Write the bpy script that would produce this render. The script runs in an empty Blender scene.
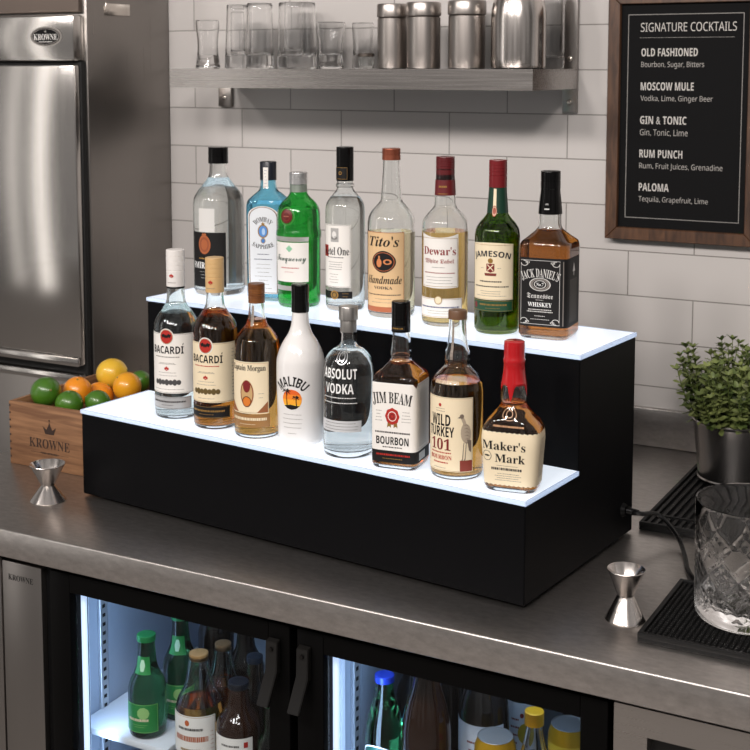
import bpy, bmesh, math, random
from mathutils import Vector, Matrix
from mathutils.geometry import tessellate_polygon
sc = bpy.context.scene
C = sc.collection
PI = math.pi
R = math.radians
Z0 = 0.9                      # height of the worktop above the floor; everything below is given from the worktop

# ------------------------------------------------------------------ camera
cam_d = bpy.data.cameras.new('camera'); cam = bpy.data.objects.new('camera', cam_d); C.objects.link(cam)
FPX, PITCH, YAW, CY, CAMH = 1316.05, 0.1018, 0.49395, 200.93, 0.72
cam_d.sensor_width = 36; cam_d.lens = FPX / 750 * 36
cam_d.shift_y = -(375 - CY) / 750
cam.location = (0, 0, CAMH + Z0)
cam.rotation_euler = (PI / 2 - PITCH, 0, YAW)
cam_d.clip_start = 0.05
cam_d.dof.use_dof = True; cam_d.dof.focus_distance = 1.95; cam_d.dof.aperture_fstop = 11
sc.camera = cam
# ------------------------------------------------------------------ world, lights, exposure
w = bpy.data.worlds.new('world'); sc.world = w; w.use_nodes = True
w.node_tree.nodes['Background'].inputs[0].default_value = (0.42, 0.385, 0.36, 1)
w.node_tree.nodes['Background'].inputs[1].default_value = 0.58
wn, wl_ = w.node_tree.nodes, w.node_tree.links          # soft light and dark patches of the room around the bar
wt_ = wn.new('ShaderNodeTexCoord'); wm = wn.new('ShaderNodeMapping'); wm.inputs['Scale'].default_value = (2.2, 2.2, 0.5)
wz = wn.new('ShaderNodeTexNoise'); wz.inputs['Scale'].default_value = 1.7; wz.inputs['Detail'].default_value = 2
wr = wn.new('ShaderNodeValToRGB'); wr.color_ramp.elements[0].position = 0.40; wr.color_ramp.elements[0].color = (0.14, 0.13, 0.122, 1)
wr.color_ramp.elements[1].position = 0.68; wr.color_ramp.elements[1].color = (0.80, 0.755, 0.73, 1)
wl_.new(wt_.outputs['Generated'], wm.inputs[0]); wl_.new(wm.outputs[0], wz.inputs[0]); wl_.new(wz.outputs[0], wr.inputs[0]); wl_.new(wr.outputs[0], wn['Background'].inputs[0])
sc.view_settings.view_transform = 'Standard'; sc.view_settings.look = 'None'
sc.view_settings.gamma = 1; sc.view_settings.exposure = 0.1
sc.view_settings.use_curve_mapping = False
cy = sc.cycles
cy.max_bounces = 28; cy.transmission_bounces = 26; cy.transparent_max_bounces = 32; cy.glossy_bounces = 8; cy.diffuse_bounces = 4
cy.caustics_reflective = False; cy.caustics_refractive = False; cy.blur_glossy = 0.3
cy.use_denoising = True; cy.sample_clamp_indirect = 6

def area(name, loc, target, size, power, col=(1, 0.935, 0.895), size_y=None):
    l = bpy.data.lights.new(name, 'AREA'); l.energy = power; l.color = col; l.size = size
    if size_y: l.shape = 'RECTANGLE'; l.size_y = size_y
    o = bpy.data.objects.new(name, l); C.objects.link(o)
    o.location = (loc[0], loc[1], loc[2] + Z0)
    d = Vector(target) - Vector(loc); o.rotation_euler = d.to_track_quat('-Z', 'Y').to_euler()
    return o
for lx, ly, tx, ty, tz, pw in ((-1.9, -0.3, -1.5, 2.3, 0.3, 12), (-1.2, -0.4, -1.15, 2.3, 0.3, 12), (-0.5, -0.3, -0.75, 2.2, 0.2, 12), (0.2, -0.2, -0.5, 2.0, 0.1, 12), (-2.7, -0.1, -2.0, 2.0, 0.2, 9), (0.1, -0.7, -0.8, 1.5, -0.1, 9), (-1.3, -0.6, -1.2, 1.5, -0.1, 9)):
    area('ceiling_light', (lx, ly, 1.7), (tx, ty, tz), 0.26, pw, size_y=0.26)
area('streak_light', (-2.82, 0.35, 0.6), (-1.95, 2.1, 0.6), 0.10, 1.9, (1, 0.95, 0.9), 2.0)  # strip lamp added out of view to put a bright streak on the fridge door
area('streak_light', (-3.12, 0.35, 0.6), (-1.95, 2.1, 0.6), 0.08, 0.7, (1, 0.95, 0.9), 2.0)  # second added strip lamp, for the fainter streak beside it
# ------------------------------------------------------------------ materials
def lin(c):
    c = c / 255.0
    return c / 12.92 if c <= 0.04045 else ((c + 0.055) / 1.055) ** 2.4
def rgb(*c): return (lin(c[0]), lin(c[1]), lin(c[2]), 1)
MC = {}
def mat(name, col, rough=0.5, metal=0.0, **kw):
    key = (name,)
    if key in MC: return MC[key]
    m = bpy.data.materials.new(name); m.use_nodes = True
    b = m.node_tree.nodes['Principled BSDF']
    b.inputs['Base Color'].default_value = col; b.inputs['Roughness'].default_value = rough; b.inputs['Metallic'].default_value = metal
    for k, v in kw.items(): b.inputs[k.replace('_', ' ')].default_value = v
    MC[key] = m
    return m
def nodes(m): return m.node_tree.nodes, m.node_tree.links, m.node_tree.nodes['Principled BSDF']
def paint(*c, rough=0.5, metal=0.0, **kw): return mat('paint_%d_%d_%d_%d_%d' % (c[0], c[1], c[2], rough * 100, metal * 100), rgb(*c), rough, metal, **kw)
def steel(name, col, rough, stretch=(2, 60, 60), bump=0.02, var=0.1):
    m = mat(name, col, rough, 1.0); N, L, b = nodes(m)
    tc = N.new('ShaderNodeTexCoord'); mp = N.new('ShaderNodeMapping'); mp.inputs['Scale'].default_value = stretch
    nz = N.new('ShaderNodeTexNoise'); nz.inputs['Scale'].default_value = 6; nz.inputs['Detail'].default_value = 5
    L.new(tc.outputs['Object'], mp.inputs[0]); L.new(mp.outputs[0], nz.inputs[0])
    mr = N.new('ShaderNodeMapRange'); mr.inputs[3].default_value = max(0.05, rough - var); mr.inputs[4].default_value = rough + var
    L.new(nz.outputs[0], mr.inputs[0]); L.new(mr.outputs[0], b.inputs['Roughness'])
    bp = N.new('ShaderNodeBump'); bp.inputs['Strength'].default_value = bump; bp.inputs['Distance'].default_value = 0.002
    L.new(nz.outputs[0], bp.inputs['Height']); L.new(bp.outputs[0], b.inputs['Normal'])
    return m
STEEL = steel('brushed_steel', (0.50, 0.47, 0.445, 1), 0.30, (1, 70, 70), 0.01)
STEELV = steel('brushed_steel_vertical', (0.48, 0.45, 0.43, 1), 0.27, (90, 90, 1), 0.006)
FRIDGE = steel('fridge_steel', (0.46, 0.44, 0.42, 1), 0.15, (60, 60, 0.8), 0.004, 0.04)
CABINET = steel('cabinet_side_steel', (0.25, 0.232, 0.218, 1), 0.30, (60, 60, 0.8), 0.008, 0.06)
PANEL = steel('panel_steel', (0.30, 0.28, 0.265, 1), 0.34, (90, 90, 1), 0.002, 0.05)
SHELFM = steel('shelf_steel', (0.38, 0.357, 0.34, 1), 0.26, (1, 70, 70), 0.006)
WORKTOP = steel('worktop_steel', (0.52, 0.49, 0.465, 1), 0.36, (3, 90, 90), 0.006, 0.08)
POLISH = steel('polished_steel', (0.62, 0.58, 0.55, 1), 0.2, (40, 40, 1), 0.01, 0.05)
BLACK = mat('black_plastic', (0.003, 0.003, 0.0032, 1), 0.45, Specular_IOR_Level=0.12)
BLACKG = paint(10, 10, 11, rough=0.25)
RUBBER = mat('black_rubber', (0.005, 0.005, 0.0052, 1), 0.5, Specular_IOR_Level=0.3)
def glass(name, col, rough=0.0, ior=1.48):
    return mat(name, col, rough, 0, Transmission_Weight=1.0, IOR=ior)
def mottle(m, c1, c2, scale, sc_=9):
    N, L, b = nodes(m); tc = N.new('ShaderNodeTexCoord'); mp = N.new('ShaderNodeMapping'); mp.inputs['Scale'].default_value = scale; nz = N.new('ShaderNodeTexNoise'); nz.inputs['Scale'].default_value = sc_; nz.inputs['Detail'].default_value = 9; nz.inputs['Roughness'].default_value = 0.7
    mx = N.new('ShaderNodeMix'); mx.data_type = 'RGBA'; mx.inputs[6].default_value = c1; mx.inputs[7].default_value = c2
    mr = N.new('ShaderNodeMapRange'); mr.inputs[1].default_value = 0.3; mr.inputs[2].default_value = 0.7; L.new(tc.outputs['Object'], mp.inputs[0]); L.new(mp.outputs[0], nz.inputs[0]); L.new(nz.outputs[0], mr.inputs[0]); L.new(mr.outputs[0], mx.inputs[0]); L.new(mx.outputs[2], b.inputs['Base Color'])
mottle(WORKTOP, (0.44, 0.415, 0.395, 1), (0.62, 0.585, 0.56, 1), (6, 14, 14))
CLEAR = glass('clear_glass', (0.97, 0.985, 0.98, 1))
def liquid(name, col): return mat(name, col, 0.0, 0, Transmission_Weight=1.0, IOR=1.34)

# ------------------------------------------------------------------ object helpers
def thing(name, label, cat, loc=(0, 0, 0), rz=0.0, group=None, kind=None):
    o = bpy.data.objects.new(name, None); C.objects.link(o); o.empty_display_size = 0.05
    o.location = (loc[0], loc[1], loc[2] + Z0); o.rotation_euler = (0, 0, rz)
    o['label'] = label; o['category'] = cat
    if group: o['group'] = group
    if kind: o['kind'] = kind
    return o
def obj(name, bm, mats, parent=None, sharp=35, label=None, loc=None):
    me = bpy.data.meshes.new(name)
    if not isinstance(mats, (list, tuple)): mats = [mats]
    for m in mats: me.materials.append(m)
    bm.normal_update(); bm.to_mesh(me); bm.free()
    for p in me.polygons: p.use_smooth = True
    me.set_sharp_from_angle(angle=R(sharp))
    o = bpy.data.objects.new(name, me); C.objects.link(o)
    if parent is not None: o.parent = parent
    else: o.location.z = Z0
    if loc: o.location = loc if parent is not None else (loc[0], loc[1], loc[2] + Z0)
    if label: o['label'] = label
    return o
def tag(o, label, cat, group=None):
    o['label'] = label; o['category'] = cat
    if group: o['group'] = group
    return o
def struct(name, bm, m):
    o = obj(name, bm, m); o['kind'] = 'structure'; return o
def box(bm, x0, x1, y0, y1, z0, z1, bev=0.0, seg=2, mi=0):
    v = [bm.verts.new(p) for p in ((x0, y0, z0), (x1, y0, z0), (x1, y1, z0), (x0, y1, z0), (x0, y0, z1), (x1, y0, z1), (x1, y1, z1), (x0, y1, z1))]
    f = [bm.faces.new([v[i] for i in q]) for q in ((3, 2, 1, 0), (4, 5, 6, 7), (0, 1, 5, 4), (1, 2, 6, 5), (2, 3, 7, 6), (3, 0, 4, 7))]
    for q in f: q.material_index = mi
    if bev:
        es = set(e for q in f for e in q.edges)
        r = bmesh.ops.bevel(bm, geom=list(es), offset=bev, segments=seg, affect='EDGES', profile=0.5)
        for q in r['faces']: q.material_index = mi
def boxobj(name, dims, m, parent=None, bev=0.0, seg=2, label=None):
    bm = bmesh.new(); box(bm, *dims, bev=bev, seg=seg); return obj(name, bm, m, parent, label=label)
def rings(bm, rs, close=False, cap0=True, cap1=True, mi=0):
    vv = [[bm.verts.new(p) for p in r] for r in rs]
    n = len(vv[0])
    for a, b in zip(vv, vv[1:]):
        for i in range(n):
            f = bm.faces.new((a[i], a[(i + 1) % n], b[(i + 1) % n], b[i])); f.material_index = mi
    if cap0: bm.faces.new(list(reversed(vv[0]))).material_index = mi
    if cap1: bm.faces.new(vv[-1]).material_index = mi
    return vv
def lathe(bm, prof, seg=40, cx=0, cy=0, fr=None, cap0=True, cap1=True, mi=0):
    rs = []
    for r, z in prof:
        ring = []
        for i in range(seg):
            a = 2 * PI * i / seg; rr = r * (fr(a, z) if fr else 1)
            ring.append((cx + rr * math.cos(a), cy + rr * math.sin(a), z))
        rs.append(ring)
    rings(bm, rs, cap0=cap0, cap1=cap1, mi=mi)
def lobj(name, prof, m, parent, seg=40, sharp=35, **k):
    bm = bmesh.new(); lathe(bm, prof, seg, **k); return obj(name, bm, m, parent, sharp)
def tube(bm, pts, rad, seg=10):
    pts = [Vector(p) for p in pts]; rs = []
    for i, p in enumerate(pts):
        t = (pts[min(i + 1, len(pts) - 1)] - pts[max(i - 1, 0)]).normalized()
        u = t.cross(Vector((0, 0, 1)))
        if u.length < 1e-3: u = Vector((1, 0, 0))
        u.normalize(); v = t.cross(u)
        r = rad[i] if isinstance(rad, (list, tuple)) else rad
        rs.append([p + u * r * math.cos(2 * PI * k / seg) + v * r * math.sin(2 * PI * k / seg) for k in range(seg)])
    rings(bm, rs); bmesh.ops.recalc_face_normals(bm, faces=bm.faces[:])
def spline(P, n=10):
    P = [Vector(p) for p in P]; out = []
    for i in range(len(P) - 1):
        a, b, c, d = P[max(i - 1, 0)], P[i], P[i + 1], P[min(i + 2, len(P) - 1)]
        for k in range(n):
            t = k / n
            out.append(0.5 * ((2 * b) + (c - a) * t + (2 * a - 5 * b + 4 * c - d) * t * t + (3 * b - a - 3 * c + d) * t ** 3))
    out.append(P[-1]); return out
# ------------------------------------------------------------------ printed graphics on a surface
BASE = {'sb': (0x1D5D4, 26), 'serif': (0x1D400, 26), 'it': (0x1D468, 26), 'script': (0x1D4D0, 26), 'frak': (0x1D56C, 26), 'reg': None, 'sans': (0x1D5A0, 26)}
def style(s, st):
    b = BASE[st]
    if not b: return s
    o = ''
    for ch in s:
        if 'A' <= ch <= 'Z': o += chr(b[0] + ord(ch) - 65)
        elif 'a' <= ch <= 'z': o += chr(b[0] + 26 + ord(ch) - 97)
        elif '0' <= ch <= '9' and st in ('serif', 'it', 'sb'): o += chr((0x1D7EC if st == 'sb' else 0x1D7CE) + ord(ch) - 48)
        else: o += ch
    return o
TC = {}
def text_mesh(s, st):
    k = (s, st)
    if k not in TC:
        c = bpy.data.curves.new('txt', 'FONT'); c.body = style(s, st); c.resolution_u = 2
        o = bpy.data.objects.new('txt', c)
        m = bpy.data.meshes.new_from_object(o)
        vs = [(v.co.x, v.co.y) for v in m.vertices]; fs = [tuple(p.vertices) for p in m.polygons]
        bpy.data.objects.remove(o); bpy.data.curves.remove(c); bpy.data.meshes.remove(m)
        x0 = min(v[0] for v in vs); x1 = max(v[0] for v in vs); y0 = min(v[1] for v in vs); y1 = max(v[1] for v in vs)
        TC[k] = ([((x - x0) / (x1 - x0) - 0.5, (y - y0) / (y1 - y0) - 0.5) for x, y in vs], fs)
    return TC[k]
class Decal:
    """flat print described in (u, z), laid on any surface by build()"""
    def __init__(s): s.items = []; s.mats = []; s.rnd = random.Random(3)
    def _add(s, vs, fs, m, lay):
        if m not in s.mats: s.mats.append(m)
        s.items.append((vs, fs, s.mats.index(m), lay)); return s
    def grid(s, u0, u1, fz0, fz1, m, lay=1, nu=24, nz=2):
        vs = []; fs = []
        if not callable(fz0) and not callable(fz1) and abs(u1 - u0) > 0.006: nz = max(nz, int(abs(fz1 - fz0) / 0.003) + 1)
        elif callable(fz1): nz = max(nz, 18)
        for j in range(nz + 1):
            for i in range(nu + 1):
                u = u0 + (u1 - u0) * i / nu; a = fz0(u) if callable(fz0) else fz0; b = fz1(u) if callable(fz1) else fz1
                vs.append((u, a + (b - a) * j / nz))
        for j in range(nz):
            for i in range(nu):
                k = j * (nu + 1) + i; fs.append((k, k + 1, k + nu + 2, k + nu + 1))
        return s._add(vs, fs, m, lay)
    rect = grid
    def frame(s, u0, u1, z0, z1, t, m, lay=2):
        s.grid(u0, u1, z0, z0 + t, m, lay, nz=1); s.grid(u0, u1, z1 - t, z1, m, lay, nz=1)
        s.grid(u0, u0 + t, z0 + t, z1 - t, m, lay, 1, 4); s.grid(u1 - t, u1, z0 + t, z1 - t, m, lay, 1, 4); return s
    def disc(s, u, z, ru, rz, m, lay=2, n=28, r0=0.0, fr=None):
        vs = []; fs = []; nk = max(2, int(max(ru, rz) * (1 - r0) / 0.0022) + 1); K = [r0 + (1 - r0) * q / nk for q in range(nk + 1)]
        for k in K:
            for i in range(n):
                a = 2 * PI * i / n; g = fr(a) if fr else 1
                vs.append((u + ru * k * g * math.cos(a), z + rz * k * g * math.sin(a)))
        if r0 == 0.0: vs = vs[n:]; nk -= 1
        for j in range(nk):
            for i in range(n):
                fs.append((j * n + i, j * n + (i + 1) % n, (j + 1) * n + (i + 1) % n, (j + 1) * n + i))
        if r0 == 0.0:
            vs.append((u, z)); fs += [(len(vs) - 1, i, (i + 1) % n) for i in range(n)]
        return s._add(vs, fs, m, lay)
    def poly(s, pts, m, lay=2):
        vs = [tuple(p) for p in pts]; todo = [tuple(t) for t in tessellate_polygon([[Vector((p[0], p[1], 0)) for p in pts]])]; fs = []; mid = {}
        while todo:
            t = todo.pop(); e = max(((math.dist(vs[t[k]], vs[t[(k + 1) % 3]]), k) for k in range(3)))
            if e[0] < 0.003: fs.append(t); continue
            k = e[1]; a, b_, c = t[k], t[(k + 1) % 3], t[(k + 2) % 3]; key = (min(a, b_), max(a, b_))
            if key not in mid: mid[key] = len(vs); vs.append(((vs[a][0] + vs[b_][0]) / 2, (vs[a][1] + vs[b_][1]) / 2))
            todo += [(a, mid[key], c), (mid[key], b_, c)]
        return s._add(vs, fs, m, lay)
    def text(s, t, st, u, z, wd, ht, m, lay=3, arc=0.0, slope=0.0):
        vs, fs = text_mesh(t, st); o = []
        for x, y in vs:
            X = x * wd; Y = y * ht
            if arc:
                a = X / arc; rr = arc + Y; o.append((u + rr * math.sin(a), z + rr * math.cos(a) - arc))
            else: o.append((u + X, z + Y + X * slope))
        return s._add(o, fs, m, lay)
    def lines(s, u0, u1, z0, z1, n, m, lay=2, th=0.0007, minw=0.5):
        for i in range(n):
            z = z1 + (z0 - z1) * (i / max(1, n - 1)); wd = (u1 - u0) * s.rnd.uniform(minw, 1) / 2; c = (u0 + u1) / 2; x = c - wd
            while x < c + wd - 0.0008:                       # worn unreadable small print: short dashes
                l = s.rnd.uniform(0.0008, 0.003); e = min(x + l, c + wd)
                s.grid(x, e, z - th / 2, z + th / 2, m, lay, 1, 1); x = e + 0.0007
        return s
    def build(s, name, parent, surf, label=None, step=0.0002):
        bm = bmesh.new()
        for vs, fs, mi, lay in s.items:
            V = [bm.verts.new(surf(u, z, lay * step)) for u, z in vs]
            for f in fs:
                try: bm.faces.new([V[i] for i in f]).material_index = mi
                except ValueError: pass
        return obj(name, bm, s.mats, parent, 60, label)
def plane_surf(x0, y0, z0, dirx=(1, 0), n=(0, -1)):
    return lambda u, z, o: (x0 + dirx[0] * u + n[0] * o, y0 + dirx[1] * u + n[1] * o, z0 + z)

# ================================================================== setting
YB = 2.415      # tiled wall plane
bm = bmesh.new(); box(bm, -4.2, 2.2, -2.6, 3.2, -Z0 - 0.05, -Z0)
fl = mat('floor_tile', (0.34, 0.315, 0.295, 1), 0.35); struct('floor', bm, fl)
tile = mat('glazed_tile', (0.62, 0.585, 0.56, 1), 0.22); N, L, b = nodes(tile)
tc = N.new('ShaderNodeTexCoord'); sx = N.new('ShaderNodeSeparateXYZ'); cb = N.new('ShaderNodeCombineXYZ')
L.new(tc.outputs['Object'], sx.inputs[0])
ax = N.new('ShaderNodeMath'); ax.inputs[1].default_value = 10 * 0.2515 + 1.507 - 0.2515 * 4 + 0.0; L.new(sx.outputs['X'], ax.inputs[0])
az = N.new('ShaderNodeMath'); az.inputs[1].default_value = 0.0857 * 20 - 0.028; L.new(sx.outputs['Z'], az.inputs[0])
L.new(ax.outputs[0], cb.inputs[0]); L.new(az.outputs[0], cb.inputs[1])
bk = N.new('ShaderNodeTexBrick'); bk.inputs['Scale'].default_value = 1; bk.inputs['Brick Width'].default_value = 0.2515; bk.inputs['Row Height'].default_value = 0.0857
bk.inputs['Mortar Size'].default_value = 0.0013; bk.inputs['Mortar Smooth'].default_value = 0.3; bk.inputs['Bias'].default_value = 0
bk.offset = 0.5
bk.inputs['Color1'].default_value = (0.66, 0.625, 0.60, 1); bk.inputs['Color2'].default_value = (0.70, 0.665, 0.64, 1); bk.inputs['Mortar'].default_value = (0.30, 0.28, 0.26, 1)
L.new(cb.outputs[0], bk.inputs[0]); L.new(bk.outputs['Color'], b.inputs['Base Color'])
bp = N.new('ShaderNodeBump'); bp.invert = True; bp.inputs['Strength'].default_value = 0.4; bp.inputs['Distance'].default_value = 0.002
L.new(bk.outputs['Fac'], bp.inputs['Height']); L.new(bp.outputs[0], b.inputs['Normal'])
bm = bmesh.new(); box(bm, -1.8286, 2.0, YB, YB + 0.12, -Z0, 1.9); struct('wall_back', bm, tile)
plain = mat('wall_paint', (0.30, 0.27, 0.245, 1), 0.7)
bm = bmesh.new(); box(bm, -4.0, -1.826, 2.95, 3.07, -Z0, 1.9); struct('wall_alcove', bm, plain)

# ================================================================== refrigerator on the left
fr = thing('refrigerator', 'tall stainless steel refrigerator at left with an oval black badge', 'refrigerator', (-2.2, 2.4, -Z0))
def F(x, y, z): return (x + 2.2, y - 2.4, z + Z0)
def fbox(name, x0, x1, y0, y1, z0, z1, m, bev=0.002, par=fr, label=None):
    return boxobj(name, (x0 + 2.2, x1 + 2.2, y0 - 2.4, y1 - 2.4, z0 + Z0, z1 + Z0), m, par, bev, label=label)
XS = -1.8295
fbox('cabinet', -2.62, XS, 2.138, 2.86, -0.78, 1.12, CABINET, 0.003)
fbox('top_grille', -2.61, -1.84, 2.125, 2.1378, 0.832, 1.10, paint(120, 108, 100, rough=0.5, metal=0.6), 0.002)
fbox('header_panel', -2.612, -1.8375, 2.105, 2.1378, 0.731, 0.826, FRIDGE, 0.004)
g = paint(8, 8, 8, rough=0.7)
fbox('gasket', -2.60, -1.8335, 2.122, 2.1378, -0.74, 0.7305, g, 0.002)
for z0, z1 in ((0.090, 0.7235), (-0.74, 0.072)):
    d = fbox('door', -2.612, -1.8365, 2.105, 2.1218, z0, z1, FRIDGE if z0 > 0 else CABINET, 0.004)  # lower door takes the darker steel, its shade put into the colour
    fbox('door_lip', -2.611, -1.838, 2.098, 2.1048, (z0 if z0 > 0 else z1 - 0.018), (z0 + 0.018 if z0 > 0 else z1), FRIDGE, 0.003, d)
for x in (-2.55, -1.9):
    lobj('foot', [(0.02, 0), (0.02, 0.115), (0.0, 0.12)], BLACK, fr, 16, cx=x + 2.2, cy=2.25 - 2.4); lobj('foot', [(0.02, 0), (0.02, 0.115), (0.0, 0.12)], BLACK, fr, 16, cx=x + 2.2, cy=2.8 - 2.4)
chrome = paint(205, 198, 190, rough=0.15, metal=1.0)
fbox('hinge_plate', XS + 0.0002, XS + 0.004, 2.195, 2.275, 0.828, 0.853, chrome, 0.0015)
d = Decal()
blk = paint(12, 12, 12, rough=0.7, Specular_IOR_Level=0.2); slv = paint(190, 184, 178, rough=0.3, metal=0.8); wht = paint(228, 226, 222, rough=0.5)
d.disc(0, 0, 0.043, 0.021, slv, 1); d.disc(0, 0, 0.0395, 0.0182, blk, 2); d.disc(0, 0, 0.0375, 0.0165, slv, 3, r0=0.95)
def crown(d, u, z, s, m, lay=4):
    d.poly([(u - 0.6 * s, z - 0.5 * s), (u + 0.6 * s, z - 0.5 * s), (u + 0.95 * s, z + 0.35 * s), (u + 0.42 * s, z + 0.0 * s), (u + 0.16 * s, z + 0.45 * s), (u, z + 0.9 * s), (u - 0.16 * s, z + 0.45 * s), (u - 0.42 * s, z + 0.0 * s), (u - 0.95 * s, z + 0.35 * s)], m, lay)
d.text('KROWNE', 'serif', 0, -0.001, 0.064, 0.0125, wht, 4); crown(d, 0, 0.0105, 0.0035, slv); d.grid(-0.018, 0.018, -0.0115, -0.0103, wht, 4, 8, 1)
d.build('badge', fr, plane_surf(-1.911 + 2.2, 2.1046 - 2.4, 0.782 + Z0), 'oval black badge with silver rim', 0.0004)

# ================================================================== worktop and the cabinets below it
wt = thing('worktop', 'long brushed stainless steel worktop under the lit bottle stand', 'worktop', (-0.5, 1.95, 0))
bm = bmesh.new(); box(bm, -1.758 + 0.5, 1.1, 1.48 - 1.95, 2.4145 - 1.95, -0.045, 0.0, 0.003, 3); obj('top', bm, WORKTOP, wt)
bm = bmesh.new(); box(bm, -1.758, 0.6, 2.4005, 2.4145, 0.0005, 0.074, 0.002); struct('trim_1', bm, WORKTOP)

co = thing('bottle_cooler', 'black under-counter cooler with two lit glass doors full of bottles', 'cooler', (-0.93, 1.75, -Z0))
def cbx(name, x0, x1, y0, y1, z0, z1, m, bev=0.0015, par=co, label=None):
    return boxobj(name, (x0 + 0.93, x1 + 0.93, y0 - 1.75, y1 - 1.75, z0 + Z0, z1 + Z0), m, par, bev, label=label)
YF = 1.50
bm = bmesh.new()     # carcass: back, sides, divider, top and bottom as one open shell
for q in ((-1.740, -1.397, 1.545, 2.05, -0.80, -0.048), (-0.50, -0.478, 1.545, 2.05, -0.80, -0.048), (-1.397, -0.5, 2.0, 2.05, -0.80, -0.048),
          (-0.962, -0.918, 1.545, 2.0, -0.80, -0.048), (-1.397, -0.5, 1.545, 2.0, -0.072, -0.048), (-1.397, -0.5, 1.545, 2.0, -0.80, -0.72)):
    box(bm, q[0] + 0.93, q[1] + 0.93, q[2] - 1.75, q[3] - 1.75, q[4] + Z0, q[5] + Z0)
obj('carcass', bm, BLACK, co)
bm = bmesh.new(); box(bm, -1.70 + 0.93, -0.5 + 0.93, 1.58 - 1.75, 2.0 - 1.75, 0.0, 0.1); obj('plinth', bm, BLACK, co)
liner = mat('cooler_liner', (0.26, 0.30, 0.36, 1), 0.4)
for x0, x1 in ((-1.3965, -0.9625), (-0.9175, -0.5005)):
    bm = bmesh.new()
    for q in ((x0, x0 + 0.003, 1.548, 1.9995, -0.72, -0.0725), (x1 - 0.003, x1, 1.548, 1.9995, -0.72, -0.0725), (x0 + 0.003, x1 - 0.003, 1.9965, 1.9995, -0.72, -0.0725), (x0 + 0.003, x1 - 0.003, 1.548, 1.9965, -0.0755, -0.0725), (x0 + 0.003, x1 - 0.003, 1.548, 1.9965, -0.72, -0.717)):
        box(bm, q[0] + 0.93, q[1] + 0.93, q[2] - 1.75, q[3] - 1.75, q[4] + Z0, q[5] + Z0)
    ln = obj('liner', bm, liner, co)
    bm = bmesh.new()                                         # slotted shelf upright on the left wall
    box(bm, x0 + 0.0032 + 0.93, x0 + 0.0092 + 0.93, 1.622 - 1.75, 1.640 - 1.75, -0.70 + Z0, -0.12 + Z0, 0.0008, 1)
    for i in range(36):
        z = -0.135 - i * 0.0155
        box(bm, x0 + 0.0094 + 0.93, x0 + 0.0097 + 0.93, 1.6275 - 1.75, 1.6345 - 1.75, z - 0.003 + Z0, z + 0.003 + Z0, mi=1)
    obj('shelf_upright', bm, [paint(190, 194, 200, rough=0.35, metal=0.7), blk], co)
    cbx('wall_rib', x0 + 0.0032, x0 + 0.012, 1.568, 1.592, -0.71, -0.08, paint(205, 210, 220, rough=0.4), 0.002)
cbx('vent_panel', -1.482, -1.400, 1.50, 1.5445, -0.78, -0.0595, PANEL, 0.0025, label='brushed steel panel with an engraved name')
cbx('filler_panel', -1.735, -1.487, 1.502, 1.5445, -0.78, -0.058, PANEL, 0.0025)
cbx('post', -1.3995, -1.386, 1.51, 1.5445, -0.78, -0.058, BLACK)
d = Decal(); d.text('KROWNE', 'serif', 0, 0, 0.052, 0.0095, paint(30, 28, 26, rough=0.5), 1)
d.build('panel_lettering', co, plane_surf(-1.4425 + 0.93, YF - 0.0001 - 1.75, -0.0845 + Z0))
pane = bpy.data.materials.new('door_glass'); pane.use_nodes = True; N = pane.node_tree.nodes; L = pane.node_tree.links; N.remove(N['Principled BSDF'])
tr = N.new('ShaderNodeBsdfTransparent'); tr.inputs[0].default_value = (0.93, 0.95, 0.96, 1); gl = N.new('ShaderNodeBsdfGlossy'); gl.inputs['Roughness'].default_value = 0.02
fw_ = N.new('ShaderNodeLayerWeight'); fw_.inputs[0].default_value = 0.5; fp = N.new('ShaderNodeMath'); fp.operation = 'POWER'; fp.inputs[1].default_value = 4; L.new(fw_.outputs['Facing'], fp.inputs[0]); fz = N.new('ShaderNodeMath'); fz.operation = 'MULTIPLY_ADD'; fz.inputs[1].default_value = 0.5; fz.inputs[2].default_value = 0.008; L.new(fp.outputs[0], fz.inputs[0]); mx = N.new('ShaderNodeMixShader')
L.new(fz.outputs[0], mx.inputs[0]); L.new(tr.outputs[0], mx.inputs[1]); L.new(gl.outputs[0], mx.inputs[2]); L.new(mx.outputs[0], N['Material Output'].inputs[0])
led = mat('cooler_led', (0.8, 0.9, 1, 1), 0.4, 0, Emission_Color=(0.55, 0.70, 1, 1), Emission_Strength=1.0)
DOORBLK = mat('door_black', (0.002, 0.0019, 0.0019, 1), 0.42, Specular_IOR_Level=0.08)
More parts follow.
